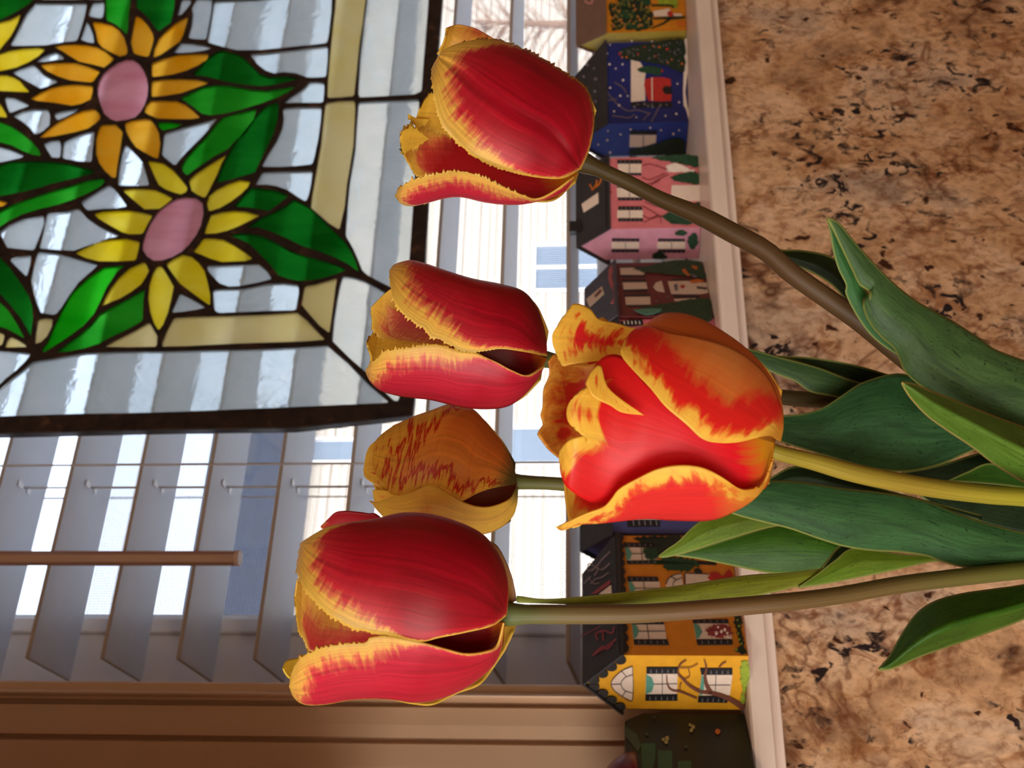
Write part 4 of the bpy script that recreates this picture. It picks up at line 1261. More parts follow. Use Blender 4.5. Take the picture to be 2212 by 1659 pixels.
Bloom(tF, ZF, (1725, 1050), (140, 830), t, [
    dict(A=[(1738,1000),(1757,880),(1732,740),(1652,560),(1510,420),(1330,330),(1120,280),(960,252),(850,212),(750,225),(685,285),(645,370)],
         B=[(1738,1000),(1650,960),(1450,1003),(1310,1008),(1200,980),(1090,880),(950,760),(850,640),(700,480),(655,420),(645,370)],
         off=34, edges='BT', mat=SPLIT, m=34, wave=5),
    dict(A=[(1690,1110),(1640,1285),(1550,1400),(1400,1490),(1250,1540),(1000,1540),(800,1530),(500,1560),(350,1570),(240,1610),(190,1590)],
         B=[(1685,1150),(1620,1290),(1530,1330),(1450,1320),(1330,1240),(1200,1180),(1050,1165),(900,1190),(750,1260),(630,1330),(575,1400),(520,1455),(400,1500),(280,1555),(190,1590)],
         off=24, edges='B', mat=FLWIDE, m=30),
    dict(A=[(1700,1010),(1500,950),(1300,920),(1000,760),(800,590),(650,420),(520,420),(430,530),(400,600)],
         B=[(1690,1070),(1640,1310),(1500,1330),(1350,1300),(1150,1240),(950,1240),(750,1300),(620,1380),(550,1440),(400,1400),(280,1320),(238,1240),(220,1120)],
         T=[(400,600),(418,690),(330,690),(278,760),(275,840),(310,900),(400,950),(290,990),(225,1060),(220,1120)],
         side=0.82, edges='T', mat=FLAMEB, m=40, n=100),
    dict(A=[(1742,960),(1757,830),(1722,650),(1600,460),(1450,320),(1250,190),(1100,130),(960,120),(880,150),(830,190)],
         B=[(1742,960),(1650,750),(1450,560),(1200,420),(1000,330),(870,260),(830,190)], off=2, edges='', mat=ORNG, m=20, wave=3),
    dict(A=[(1100,500),(800,250),(700,215),(600,185),(490,160),(430,90),(350,55),(300,65),(285,130)], B=[(1100,500),(700,440),(450,450),(300,470),(240,480),(210,410)],
         T=[(285,130),(210,200),(170,270),(178,350),(210,410)], side=0.15, mat=FLAME, n=60, m=26),
    dict(A=[(900,800),(600,480),(400,470),(260,450),(190,400),(140,450)], B=[(900,800),(600,1000),(400,1010),(300,1080),(250,1110),(215,1115)],
         T=[(140,450),(150,540),(110,640),(104,760),(88,820),(108,880),(68,940),(92,985),(110,1010),(150,1060),(215,1115)], side=-0.5,
         mat=petal_mat([(0,(216,140,36)),(26,(206,116,34)),(44,(190,40,22)),(200,(170,8,14))], amp=26, sv=8, su=9), n=60, m=30),
    dict(A=[(800,820),(560,640),(500,480),(440,520),(405,590)], B=[(800,820),(650,800),(565,750),(450,690),(405,590)], side=0.9, off=10, mat=FLAME, n=40, m=16),
])
stem2(tF, [(1650,965,t+0.006,16),(1678,977,t+0.006,17),(1760,998,t+0.01,19),(1855,1024,t+0.014,21),(2002,1052,t+0.022,21),(2130,1068,t+0.03,20.5),(2212,1074,t+0.036,20.5),(2340,1090,0.383,20)], -0.006, -0.012, M_STEM_G)

# ------------------------------------------------------------------ leaves
Z6, Z7, Z8 = zm(1560, 440, 2212/652), zm(1560, 800, 2212/652), zm(1400, 1080, 2212/812)
LD1 = leaf_mat((50, 80, 46), (80, 116, 64))
LD2 = leaf_mat((40, 76, 42), (64, 112, 64))
LDK = leaf_mat((26, 44, 20), (40, 62, 28), 0.12)
LBR = leaf_mat((96, 130, 26), (122, 154, 42), 0.3)
LGN = leaf_mat((44, 86, 14), (66, 112, 24), 0.25)
LFR = leaf_mat((74, 112, 30), (96, 134, 48), 0.18, (190, 170, 100))
LIN = leaf_mat((56, 112, 56), (70, 126, 68), 0.3)
# big leaf at the right, its far half curled inward
leaf(tR, Z6, [(770,106),(850,140),(950,260),(1100,430),(1250,580),(1400,700),(1500,760),(1700,870),(1900,1000),(2000,1070),(2212,1150),(2500,1250),(2800,1420)],
     [(770,106),(832,230),(902,380),(960,500),(1010,600),(1085,640),(1085,690),(1035,705),(1040,790),(1100,900),(1180,990),(1260,1060),(1300,1140),(1340,1230),(1450,1330),(1700,1480),(2000,1600),(2212,1660),(2500,1760),(2800,1860)],
     0.375, 0.392, LD1, bulge=0.20)
leaf(tR, Z6, [(770,112),(850,260),(920,400),(1020,590),(1100,720),(1180,880),(1300,1020),(1400,1160)], [(764,110),(790,220),(812,350),(850,480),(905,595),(902,655),(960,780),(1050,920),(1150,1020),(1295,1120),(1400,1200)],
     0.381, 0.388, LIN, fold=0.1)
leaf(tR, Z6, [(355,300),(430,338),(600,345),(800,392),(960,520),(1150,760),(1350,1040)], [(355,304),(400,380),(500,440),(650,500),(770,570),(850,640),(1000,820),(1250,1080)], 0.425, 0.42, LDK, fold=0.3, fcen=0.6)
leaf(tC, Z6, [(60,1040),(240,1075),(400,1120),(700,1200),(900,1280),(1000,1310),(1200,1380),(1500,1500),(2100,1700)], [(60,1050),(160,1110),(270,1190),(400,1250),(530,1300),(650,1380),(850,1420),(1200,1520),(1500,1640),(2100,1900)], 0.402, 0.418, LD1, bulge=0.1)
leaf(tC, Z6, [(400,1114),(600,1122),(800,1148),(1000,1188),(1190,1243),(1400,1310),(1600,1420)], [(400,1118),(700,1210),(1000,1320),(1200,1380),(1400,1440),(1600,1480)], 0.407, 0.425, LDK)
leaf(tC, Z7, [(60,420),(250,365),(420,335),(600,315),(740,270),(880,180),(1000,100),(1120,55),(1220,30),(1340,30),(1600,120),(2000,300),(2600,700)],
     [(60,430),(250,470),(420,522),(600,580),(900,670),(1100,722),(1350,742),(1600,690),(1830,592),(2000,560),(2300,640),(2600,860)], 0.392, 0.412, LD2, fold=0.10, fcen=0.4)
leaf(tF, Z7, [(1315,86),(1400,100),(1500,140),(1750,240),(2000,340),(2212,420),(2500,560),(2900,860)], [(1315,96),(1380,200),(1500,330),(1650,440),(1830,560),(2000,690),(2212,820),(2500,980),(2900,1120)],
     0.352, 0.384, LFR, fold=0.95, fcen=0.45, label='bright green folded leaf')
leaf(tF, Z7, [(-100,900),(100,830),(300,808),(600,822),(900,868),(1200,900),(1500,960),(1700,1040),(1900,1110),(2212,1190),(2500,1240),(2900,1260)],
     [(-100,960),(80,1050),(300,1110),(500,1160),(700,1230),(900,1290),(1100,1320),(1300,1330),(1500,1360),(1600,1400),(1800,1450),(2000,1465),(2212,1440),(2500,1400),(2900,1340)], 0.365, 0.39, LD2, bulge=0.16)
leaf(tY, Z7, [(200,880),(340,795),(540,702),(800,768),(1100,850),(1400,930),(1900,1060)], [(200,900),(600,850),(900,890),(1400,970),(1900,1110)], 0.402, 0.408, LDK, fold=0.2)
leaf(tL, Z8, [(62,326),(120,282),(180,240),(310,122),(500,60),(700,70),(1000,120),(1500,260)], [(62,336),(110,336),(250,300),(500,222),(780,150),(1000,170),(1500,300)], 0.405, 0.40, LBR, fold=0.15)
leaf(tL, Z8, [(150,322),(300,285),(500,222),(780,150),(1000,188),(1140,262),(1500,330)], [(150,326),(300,346),(480,382),(620,412),(750,432),(900,424),(1000,408),(1200,370),(1500,350)], 0.41, 0.402, LGN, bulge=0.12)
leaf(tL, Z8, [(885,510),(1000,430),(1100,352),(1220,280),(1500,320),(1800,330),(2400,340)], [(885,516),(1050,492),(1250,452),(1450,412),(1690,360),(1900,372),(2400,400)], 0.380, 0.388, LBR, fold=0.15)
leaf(tL, Z8, [(958,486),(1040,370),(1140,262),(1300,262)], [(958,488),(1100,380),(1215,282),(1300,268)], 0.388, 0.39, LDK)
leaf(tY, Z8, [(1355,995),(1420,920),(1500,780),(1590,660),(1700,592),(1850,552),(2000,530),(2212,500),(2500,440),(2850,350)], [(1358,1000),(1440,990),(1600,920),(1800,850),(2000,780),(2212,700),(2500,570),(2850,420)], 0.40, 0.405, LGN, fold=0.9, fcen=0.6)
leaf(tY, Z7, [(1300,750),(1600,690),(1950,590),(2212,600),(2600,700),(3000,900)], [(1300,760),(1500,960),(1800,1090),(2212,1200),(2600,1200),(3000,1160)], 0.415, 0.418, LDK)  # extra dark leaf, its tone standing in for deep shadow behind
leaf(tY, Z7, [(1650,808),(1800,740),(1970,680),(2212,780),(2600,900),(3000,1010)], [(1650,814),(1900,830),(2212,866),(2600,960),(3000,1060)], 0.402, 0.408, LGN)
# slim leaf lying along the left stem
rawz = lambda p_: p_
leaf(tL, rawz, [(1116,1288),(1200,1294),(1426,1271),(1607,1244),(1700,1238),(1800,1225)], [(1116,1300),(1300,1306),(1426,1303),(1607,1290),(1722,1266),(1800,1250)], 0.359, 0.384, leaf_mat((112,118,34),(140,150,40), 0.3), bulge=0.2)

# vase outside the picture that holds the bunch
vs_ = empty('vase', (V0[0], V0[1], Z_COUNTER), 'plain white ceramic vase on the worktop holding the tulips', 'vase')
prof = [(0.030, 0.0), (0.042, 0.004), (0.050, 0.03), (0.050, 0.06), (0.042, 0.10), (0.034, V0[2]-Z_COUNTER-0.012), (0.036, V0[2]-Z_COUNTER)]
prof += [(r_-0.003, z_ if i else z_+0.004) for i, (r_, z_) in reversed(list(enumerate(prof)))][1:] + [(0.0, 0.005)]
v, f = [], []
for r_, z_ in [(0.0, 0.0)] + prof:
    for k in range(28):
        w = 2*math.pi*k/28
        v.append((V0[0]+r_*math.cos(w), V0[1]+r_*math.sin(w), Z_COUNTER+z_))
for i in range(len(prof)):
    for k in range(28):
        f.append((i*28+k, i*28+(k+1) % 28, (i+1)*28+(k+1) % 28, (i+1)*28+k))
mesh('body', v, f, flat('white_ceramic', (214, 208, 198), 0.25), vs_, smooth=True)

# ================================================================== PAINTED WOODEN HOUSES ON THE STOOL
M_BLK = flat('black_paint', (26, 24, 26), 0.5, 0.15, 300)
M_PANE = flat('window_paint', (226, 206, 190), 0.55, 0.05, 300)
M_LINE = flat('dark_line_paint', (58, 50, 54), 0.6)
M_GREY = flat('grey_dab_paint', (112, 106, 116), 0.6)
M_TEAL = flat('teal_paint', (88, 150, 132), 0.55, 0.1, 300)
M_BUSH = flat('bush_paint', (22, 40, 24), 0.6, 0.5, 500)
M_FIR = flat('fir_paint', (26, 66, 40), 0.6, 0.4, 400)
M_GRASS = flat('grass_paint', (140, 160, 40), 0.6, 0.35, 300)
M_BRN = flat('branch_paint', (112, 62, 44), 0.6, 0.15, 300)
M_RED = flat('red_paint', (176, 40, 34), 0.55, 0.2, 300)
M_ROSE = flat('rose_paint', (140, 52, 56), 0.55, 0.2, 300)
M_WHT = flat('white_dab_paint', (232, 218, 206), 0.55, 0.06, 300)
M_ORG = flat('orange_paint', (206, 110, 30), 0.55, 0.2, 300)

class House:
    def __init__(s, name, c0, c1, c2, eave, apex, wall_col, gable_col, roof_mat, label, over=0.0024, hip=0.0, depth=None, extra_base=0.0):
        """c0 near corner, c1 far end of the gable, c2 far end of the front (pixels on the stool); eave, apex: pixels"""
        z0 = Z_SILL + 0.0004
        C0, C1, C2 = on_z(*c0, z0), on_z(*c1, z0), on_z(*c2, z0)
        w = C2-C0
        s.W = np.linalg.norm(w)
        s.ux = w/s.W                                  # along the front
        nrm = np.array([s.ux[1], -s.ux[0], 0.0])      # out of the front, towards the room
        dd = C1-C0
        s.n = nrm
        if depth:
            s.sd, s.D = -nrm, min(depth, (Y_SLAT-0.008-max(C0[1], C2[1]))/abs(nrm[1]))
        else:
            s.D = np.linalg.norm(dd)
            s.sd = dd/s.D                             # along the gable: the blocks are not square
        s.gn = np.array([s.sd[1], -s.sd[0], 0.0])
        if np.dot(s.gn, s.ux) > 0:
            s.gn = -s.gn
        # keep the back of the house off the blind
        s.C0 = C0
        s.root = empty('painted_house', (C0+C0-nrm*0+s.ux*0)/2, label, 'house ornament', 'painted houses along the window stool')
        zz = lambda x, y, p: on_plane(x, y, p, np.array([Fw[0], Fw[1], 0.0]))[2]
        s.H = zz(eave[0], eave[1], C0) - z0
        mid = C0 + s.sd*s.D/2
        s.T = zz(apex[0], apex[1], mid) - z0
        s.z0 = z0
        g = lambda a, d, h_: C0 + s.ux*a + s.sd*d + np.array([0, 0, h_])
        s.g = g
        W, D, H, T = s.W, s.D, s.H, s.T
        v = [g(0, 0, 0), g(W, 0, 0), g(W, D, 0), g(0, D, 0), g(0, 0, H), g(W, 0, H), g(W, D, H), g(0, D, H), g(0, D/2, T-.001), g(W-hip*1.06, D/2, T-.001)]
        fcs = [(0, 1, 5, 4), (2, 3, 7, 6), (0, 3, 2, 1), (0, 4, 8, 7, 3), (1, 2, 6, 9, 5), (4, 5, 9, 8), (6, 7, 8, 9)]
        s.body = mesh('body', v, fcs, wall_col, s.root, mats=[wall_col, gable_col])
        for pl in s.body.data.polygons:
            if np.dot(np.array(pl.normal), s.gn) > 0.9:
                pl.material_index = 1
        # roof: two thin slabs over the slopes
        b = MB()
        o = over
        th = 0.0016
        dz = (T-H)/(D/2)
        for side in (0, 1):
            e = (lambda a, h_: g(a, -o, H-o*dz+h_)) if side == 0 else (lambda a, h_: g(a, D+o, H-o*dz+h_))
            r = lambda a, h_: g(a, D/2, T+h_)
            b.hexa([e(-o, 0.0002), e(W+o*0.2, 0.0002), r(W+o*0.2-hip, 0.0002), r(-o, 0.0002), e(-o, th), e(W+o*0.2, th), r(W+o*0.2-hip, th), r(-o, th)])
        s.roof = b.build('roof', roof_mat, s.root)
        s.pf, s.nf = C0 + nrm*0.0001, nrm                              # front plane
        s.pg, s.ng = C0 + s.gn*0.0001, s.gn                           # gable plane
        rn = np.cross(s.ux, g(0, D/2, T)-g(0, 0, H))
        rn /= np.linalg.norm(rn)
        if np.dot(rn, nrm) < 0:
            rn = -rn
        s.pr, s.nr = g(0, 0, H)+np.array([0, 0, th])+rn*0.0001, rn
    def plane(s, k):
        return {'f': (s.pf, s.nf), 'g': (s.pg, s.ng), 'r': (s.pr, s.nr)}[k]
    def poly(s, k, pts, mat, name='painted_patch', parent=None, lift=0.0, th=0.0003, mb=None):
        p0, n = s.plane(k)
        q_ = [on_plane(x, y, p0, n) + n*lift for x, y in pts]
        b = mb or MB()
        b.prism(q_, n*th)
        if mb is None:
            return b.build(name, mat, parent or s.root)
    def line(s, k, pts, w, mat, name='painted_branch', parent=None, lift=0.0004, mb=None):
        """a brush stroke: ribbon of width w px (number or list) along pts"""
        c = catmull(pts, max(6, 4*len(pts)))
        ws = np.interp(np.linspace(0, 1, len(c)), np.linspace(0, 1, len(w)), w) if hasattr(w, '__len__') else np.full(len(c), w)
        d = np.gradient(c, axis=0)
        d /= (np.linalg.norm(d, axis=1)[:, None]+1e-9)
        nn = np.stack([-d[:, 1], d[:, 0]], 1)
        L = [tuple(a) for a in c+nn*ws[:, None]/2] + [tuple(a) for a in (c-nn*ws[:, None]/2)[::-1]]
        return s.poly(k, L, mat, name, parent, lift, 0.0002, mb)
    def lines(s, k, lst, mat, name, lift=0.0005):
        b = MB()
        for pts, w in lst:
            s.line(k, pts, w, mat, mb=b, lift=lift)
        return b.build(name, mat, s.root, kind='stuff')
    def dots(s, k, pts, r, mat, name='painted_dot', lift=0.0005):
        b = MB()
        for i, (x, y) in enumerate(pts):
            rr_ = r*(0.75+0.5*((i*37) % 10)/10)
            s.poly(k, [(x+rr_*math.cos(a), y+rr_*math.sin(a)) for a in np.linspace(0, 6.283, 9)[:-1]], mat, mb=b, lift=lift)
        return b.build(name, mat, s.root, kind='stuff')
    def blob(s, k, pts, mat, name='painted_bush', amp=2.2, lift=0.0003, seed=1):
        c = catmull(list(pts)+[pts[0]], 60)[:-1]
        r = np.random.default_rng(seed)
        d = np.gradient(c, axis=0)
        nn = np.stack([-d[:, 1], d[:, 0]], 1)/(np.linalg.norm(d, axis=1)[:, None]+1e-9)
        c = c + nn*r.uniform(-amp, amp, (len(c), 1))
        return s.poly(k, [tuple(a) for a in c], mat, name, lift=lift)
    def window(s, k, pane, shut, mull=(), curtain=None, dabs=True):
        f = s.poly(k, pane, M_PANE, 'window', th=0.0004)
        for sh in shut:
            o = s.poly(k, sh, M_BLK, 'shutter', f, th=0.0006)
            if dabs:
                b = MB()
                a, c, d, e = [np.array(p) for p in sh]
                for t_ in (0.14, 0.32, 0.5, 0.68, 0.86):
                    p_, q_ = a+(c-a)*t_, e+(d-e)*t_
                    u_, w_ = p_+(q_-p_)*0.25, p_+(q_-p_)*0.8
                    tt = (c-a)/np.linalg.norm(c-a)
                    s.poly(k, [tuple(u_-tt*0.5), tuple(u_+tt*0.5), tuple(w_+tt*1.5), tuple(w_-tt*1.5)], M_GREY, mb=b, lift=0.0007, th=0.0001)
                b.build('louvre_stroke', M_GREY, f, kind='stuff')
        if mull:
            b = MB()
            for m_ in mull:
                s.line(k, m_, 1.3, M_LINE, mb=b, lift=0.0005)
            b.build('glazing_bar', M_LINE, f)
        if curtain:
            s.poly(k, curtain, M_TEAL, 'curtain', f, lift=0.0005)
    def scallops(s, n, rpx_scale=1.0, mat=None, gable=True):
        """round drops under the eave and the rake"""
        b = MB()
        g, W, D, H, T = s.g, s.W, s.D, s.H, s.T
        R_ = W/n*0.56
        for i in range(n):
            a = W*(i+0.5)/n
            c = [g(a+R_*math.cos(w), -0.0013, H-0.0004+R_*min(0.25, math.sin(w))) for w in np.linspace(0, 6.283, 13)[:-1]]
            b.prism(c, s.n*0.0006)
        if gable:
            m_ = 4
            Rg = D/2/m_*0.62
            for side in (0, 1):
                for i in range(m_):
                    f = (i+0.5)/m_
                    d = D/2*f if side == 0 else D-D/2*f
                    h_ = H+(T-H)*f
                    c = [g(0, d+Rg*math.cos(w), h_-Rg*0.75+Rg*math.sin(w)) + s.gn*0.0008 for w in np.linspace(0, 6.283, 13)[:-1]]
                    b.prism(c, s.gn*0.0006)
        return b.build('scalloped_trim', mat or M_BLK, s.root)
def P_(x, y):
    return flat('house_paint_%d_%d_%d' % x, x, 0.55, 0.07, 120) if y is None else y
paint = lambda r, g, b, rough=0.5: flat('house_paint_%d_%d_%d' % (r, g, b), (r, g, b), rough, 0.08, 140)
ROOF_B = flat('black_roof_paint', (44, 42, 46), 0.55, 0.2, 160)

# ---- yellow house
ZQ, ZG = zm(1240, 1130, 5.53), zm(1200, 1284, 4.424)
H = House('yellow', (1617, 1417), (1607, 1533), (1573, 1157), (1340, 1416), (1264, 1474), paint(214, 132, 26), paint(222, 160, 28), ROOF_B,  # deeper front, brighter gable: light from the left put into the colours
          'yellow house ornament with black scalloped roof, arched gable window and painted bare tree', hip=0.012)
H.scallops(13)
mu = lambda a, b: [a, b]
for pane, shut, mull, cur in (
    ([(610,295),(985,300),(1000,450),(630,455)], ([(595,240),(960,245),(975,295),(605,292)], [(630,455),(1010,452),(1015,492),(640,492)]), ([(800,295),(815,450)], [(690,375),(1000,372)]), [(610,297),(660,312),(690,375),(670,440),(632,452)]),
    ([(650,705),(1020,705),(1045,870),(668,870)], ([(635,645),(995,650),(1010,700),(640,700)], [(668,872),(1045,872),(1055,930),(680,930)]), ([(830,705),(850,870)], [(730,790),(1030,788)]), [(650,707),(690,720),(730,790),(715,850),(668,866)]),
    ([(690,1217),(1080,1217),(1105,1393),(710,1393)], ([(690,1180),(1065,1178),(1075,1214),(692,1214)], [(712,1396),(1112,1396),(1135,1460),(720,1455)]), ([(870,1217),(895,1393)], [(760,1304),(1090,1300)]), [(692,1219),(745,1232),(775,1300),(750,1370),(712,1391)]),
    ([(1425,1205),(1840,1205),(1890,1393),(1460,1393)], ([(1415,1160),(1840,1155),(1845,1202),(1425,1203)], [(1462,1396),(1890,1394),(1895,1455),(1475,1460)]), (), [(1427,1207),(1490,1232),(1530,1310),(1490,1380),(1462,1391)])):
    H.window('f', ZQ(pane), [ZQ(a) for a in shut], [ZQ(a) for a in mull], ZQ(cur))
H.blob('f', ZQ([(1560,1300),(1650,1240),(1760,1225),(1890,1265),(1850,1290),(1910,1340),(1800,1350),(1780,1390),(1680,1370),(1620,1350)]), M_ROSE, 'painted_flowers', 3, 0.0006)
H.dots('f', ZQ([(1720,1260),(1760,1310),(1830,1330),(1840,1370),(1700,1330),(1800,1290)]), 3, M_WHT, 'painted_blossom', 0.0009)
H.blob('f', ZQ([(1900,1110),(1985,1110),(2005,1180),(1995,1300),(2035,1450),(2055,1570),(1980,1560),(1920,1540),(1980,1480),(1960,1380),(1930,1250)]), M_BUSH, 'painted_ivy', 3)
H.dots('f', ZQ([(1950,1170),(1970,1240),(1960,1330),(2000,1450),(1940,1520),(1975,1400)]), 2.4, M_GRASS, 'painted_leaf')
H.poly('f', ZQ([(1095,740),(1130,670),(1200,625),(1280,612),(1305,740),(1305,860),(1290,990),(1200,960),(1130,880)]), M_PANE, 'fanlight')
H.lines('f', [(ZQ([(1095,740),(1130,670),(1200,625),(1280,612)]), 1.6), (ZQ([(1180,760),(1200,700),(1290,660)]), 1.2), (ZQ([(1160,650),(1230,690)]), 1.2)], M_LINE, 'fanlight_bar')
H.poly('f', ZQ([(1330,610),(1600,620),(1700,640),(1710,1000),(1345,1000)]), M_PANE, 'door')
H.lines('f', [(ZQ([(1318,610),(1335,1000)]), 2.4), (ZQ([(1330,606),(1600,616)]), 1.4)], M_LINE, 'door_edge')
H.blob('f', ZQ([(1430,560),(1480,545),(1530,580),(1520,600),(1450,600)]), M_BUSH, 'painted_bush', 1)
H.blob('f', ZQ([(1620,600),(1700,590),(1780,640),(1850,560),(1890,620),(1880,680),(1700,700),(1610,680)]), M_RED, 'painted_flowers', 2)
H.blob('f', ZQ([(700,185),(900,165),(1270,172),(1500,190),(1400,300),(1160,370),(1010,400),(900,330),(850,260),(760,230)]), M_BUSH, 'painted_tree', 4)
H.blob('f', ZQ([(820,310),(980,320),(990,430),(870,440),(840,380)]), M_FIR, 'painted_foliage', 2.5, 0.0007)
H.blob('f', ZQ([(880,470),(1030,460),(1100,560),(1300,580),(1420,540),(1500,500),(1400,440),(1250,420),(1100,420),(950,490)]), M_FIR, 'painted_foliage', 3.5, 0.0004)
H.poly('f', ZQ([(1230,430),(1560,460),(1700,470),(1700,505),(1400,490),(1250,470)]), M_BLK, 'shutter')
M_SCROLL = flat('scroll_paint', (128, 104, 104), 0.5)
H.lines('r', [(ZQ([(x_+8, y_+34) for x_, y_ in a]), w) for a, w in (([(160,490),(190,450),(260,490),(330,410),(430,310)], 2.4), ([(150,500),(180,545),(270,495)], 2.2), ([(262,490),(330,530),(430,450)], 2.2), ([(240,600),(280,540),(270,500)], 2),
              ([(200,700),(260,640),(330,620),(410,560)], 1.8), ([(170,620),(230,690),(300,690)], 2), ([(110,700),(200,610)], 1.4), ([(205,520),(230,540)], 2))], M_SCROLL, 'roof_scroll')
H.poly('r', ZQ([(220,850),(430,690),(446,700),(446,725),(270,850)]), M_ROSE, 'dormer_trim', lift=0.0006)
H.poly('r', ZQ([(300,850),(446,740),(452,835),(440,850)]), M_PANE, 'dormer')
H.lines('r', [(ZQ(a), w) for a, w in (([(290,1400),(270,1330),(360,1290),(460,1320),(490,1250)], 3.4), ([(360,1410),(350,1310),(310,1300)], 3), ([(225,1590),(300,1540),(380,1490),(510,1390)], 3), ([(250,1560),(350,1480),(400,1510),(470,1440)], 3), ([(110,1350),(200,1300),(320,1240)], 1.2))], M_ROSE, 'roof_bow')
# gable side
H.poly('g', ZG([(530,850),(560,790),(640,720),(735,680),(742,850),(730,1010),(640,970),(560,910)]), M_PANE, 'fanlight')
H.lines('g', [(ZG(a), 1.3) for a in ([(735,680),(640,720),(560,790),(530,850),(560,910),(640,970),(730,1010),(742,850),(735,680)], [(735,760),(660,790),(625,850),(660,910),(735,935)], [(530,852),(625,850)], [(632,728),(672,772)], [(636,968),(670,920)])], M_LINE, 'fanlight_bar')
H.window('g', ZG([(865,755),(1165,755),(1160,945),(860,948)]), [ZG([(870,690),(1170,690),(1170,750),(868,752)]), ZG([(860,951),(1165,951),(1165,1010),(860,1010)])], [ZG([(1020,755),(1020,945)]), ZG([(940,850),(1160,846)])], ZG([(866,757),(920,790),(942,850),(920,920),(863,944)]))
H.window('g', ZG([(1395,765),(1690,765),(1665,960),(1370,960)]), [ZG([(1380,700),(1690,700),(1690,762),(1393,762)]), ZG([(1364,968),(1660,963),(1640,1030),(1360,1025)])], [ZG([(1532,765),(1525,955)]), ZG([(1440,860),(1670,858)])], ZG([(1396,767),(1422,782),(1416,900),(1402,950),(1374,955)]))
H.lines('g', [(ZG(a), w) for a, w in (([(1800,1075),(1700,1010),(1600,960),(1490,930),(1380,915),(1280,860),(1220,800),(1170,740),(1190,660),(1250,615)], [12, 9, 7, 5, 2]), ([(1490,935),(1445,860),(1428,770),(1440,690),(1420,610)], [10, 8, 5, 2]),
              ([(1350,982),(1200,920),(1110,900),(1070,850),(1060,760)], [3, 4, 4, 2]), ([(1560,690),(1590,655),(1630,630)], 2.5), ([(1190,690),(1290,685),(1360,650)], 1.8), ([(1190,910),(1190,860),(1205,830)], 2), ([(1225,800),(1280,770),(1270,700)], 1.8))], M_BRN, 'painted_tree', 0.0009)
H.blob('g', ZG([(1770,630),(1840,640),(1852,800),(1820,900),(1800,1050),(1765,1040),(1785,900),(1765,800)]), M_GRASS, 'painted_grass', 2)

# ---- pink house
ZK = zm(1200, 310, 4.424)
H = House('pink', (1513, 491), (1509, 558), (1507, 337), (1309, 492), (1249, 528), paint(206, 112, 118), paint(206, 142, 164), ROOF_B,  # paler, cooler gable: side daylight put into its colour
          'pink house ornament with dark scalloped roof, chimney and white door')
H.scallops(13, gable=False)
cm = [on_plane(x, y, H.g(0, H.D/2, H.T), H.n) for x, y in ((1256, 504), (1256, 482), (1230, 482), (1230, 504))]
b = MB().prism([c + H.n*0.004 for c in cm], -H.n*0.008)
b.build('chimney', M_BLK, H.root)
for pane, shut in (([(595,196),(820,196),(820,282),(600,282)], ([(590,160),(825,160),(825,192),(590,194)], [(600,285),(820,285),(820,305),(600,306)])),
                   ([(585,425),(820,440),(822,515),(590,515)], ([(590,395),(820,400),(820,436),(590,422)], [(595,520),(830,520),(830,545),(600,545)])),
                   ([(590,640),(835,640),(835,712),(590,712)], ([(600,605),(820,605),(830,635),(600,636)], [(600,718),(835,718),(835,745),(600,745)]))):
    H.window('f', ZK(pane), [ZK(a) for a in shut], [[ZK([(707, 0)])[0][:1] + (ZK(pane)[0][1],), ZK([(707, 0)])[0][:1] + (ZK(pane)[2][1],)]])
H.poly('f', ZK([(1110,400),(1378,400),(1382,552),(1100,552)]), M_PANE, 'door')
for i, pts in enumerate(([(920,140),(1050,118),(1355,122),(1360,228),(1250,210),(1180,190),(1050,170)], [(1090,330),(1200,290),(1360,282),(1372,388),(1250,380),(1150,362)], [(1010,700),(1100,660),(1200,690),(1310,762),(1250,780),(1100,762)], [(1300,600),(1370,560),(1385,640),(1320,650)])):
    H.blob('f', ZK(pts), M_FIR, 'painted_bush', 1.6, seed=i)
H.blob('f', ZK([(1050,215),(1150,192),(1250,232),(1335,265),(1200,275),(1080,272)]), M_WHT, 'painted_blossom', 2)
H.lines('f', [(ZK(a), 1.5) for a in ([(830,330),(900,350),(980,320),(1050,290)], [(830,215),(900,200),(1000,230),(1080,260)], [(830,400),(950,380),(1000,350)], [(830,600),(900,640),(1000,700)], [(830,690),(900,720),(990,690),(1010,760)], [(840,760),(930,720),(1010,700)], [(850,560),(950,600),(1040,620)], [(900,420),(960,360),(1080,300)])], flat('twig_paint', (124, 44, 50), 0.6), 'painted_branch')
H.dots('f', ZK([(530,470)]), 2.6, M_RED)
H.window('g', ZK([(535,940),(800,940),(797,1002),(535,1002)]), [ZK([(540,905),(800,908),(800,932),(540,932)]), ZK([(535,1010),(795,1010),(795,1036),(535,1036)])], [ZK([(668,940),(668,1000)])])
H.window('g', ZK([(975,940),(1240,936),(1240,1004),(970,1004)]), [ZK([(980,908),(1235,910),(1235,932),(980,932)]), ZK([(978,1012),(1238,1012),(1235,1040),(985,1040)])], [ZK([(1108,940),(1108,1002)])])
H.blob('g', ZK([(1140,845),(1200,822),(1260,850),(1220,878),(1150,872)]), M_FIR, 'painted_leaf', 1)
H.blob('g', ZK([(1260,900),(1330,850),(1365,940),(1310,1010),(1270,970)]), M_FIR, 'painted_leaf', 2)
H.blob('g', ZK([(920,1060),(980,1032),(1050,1060),(1060,1095),(940,1100)]), M_BUSH, 'painted_bush', 1.5)
H.poly('r', ZK([(250,580),(408,470),(412,570),(270,660)]), M_PANE, 'dormer')
H.lines('r', [(ZK(a), 3) for a in ([(330,390),(360,430),(420,390),(440,340)], [(350,450),(390,400),(400,350)])], M_ORG, 'painted_flowers')

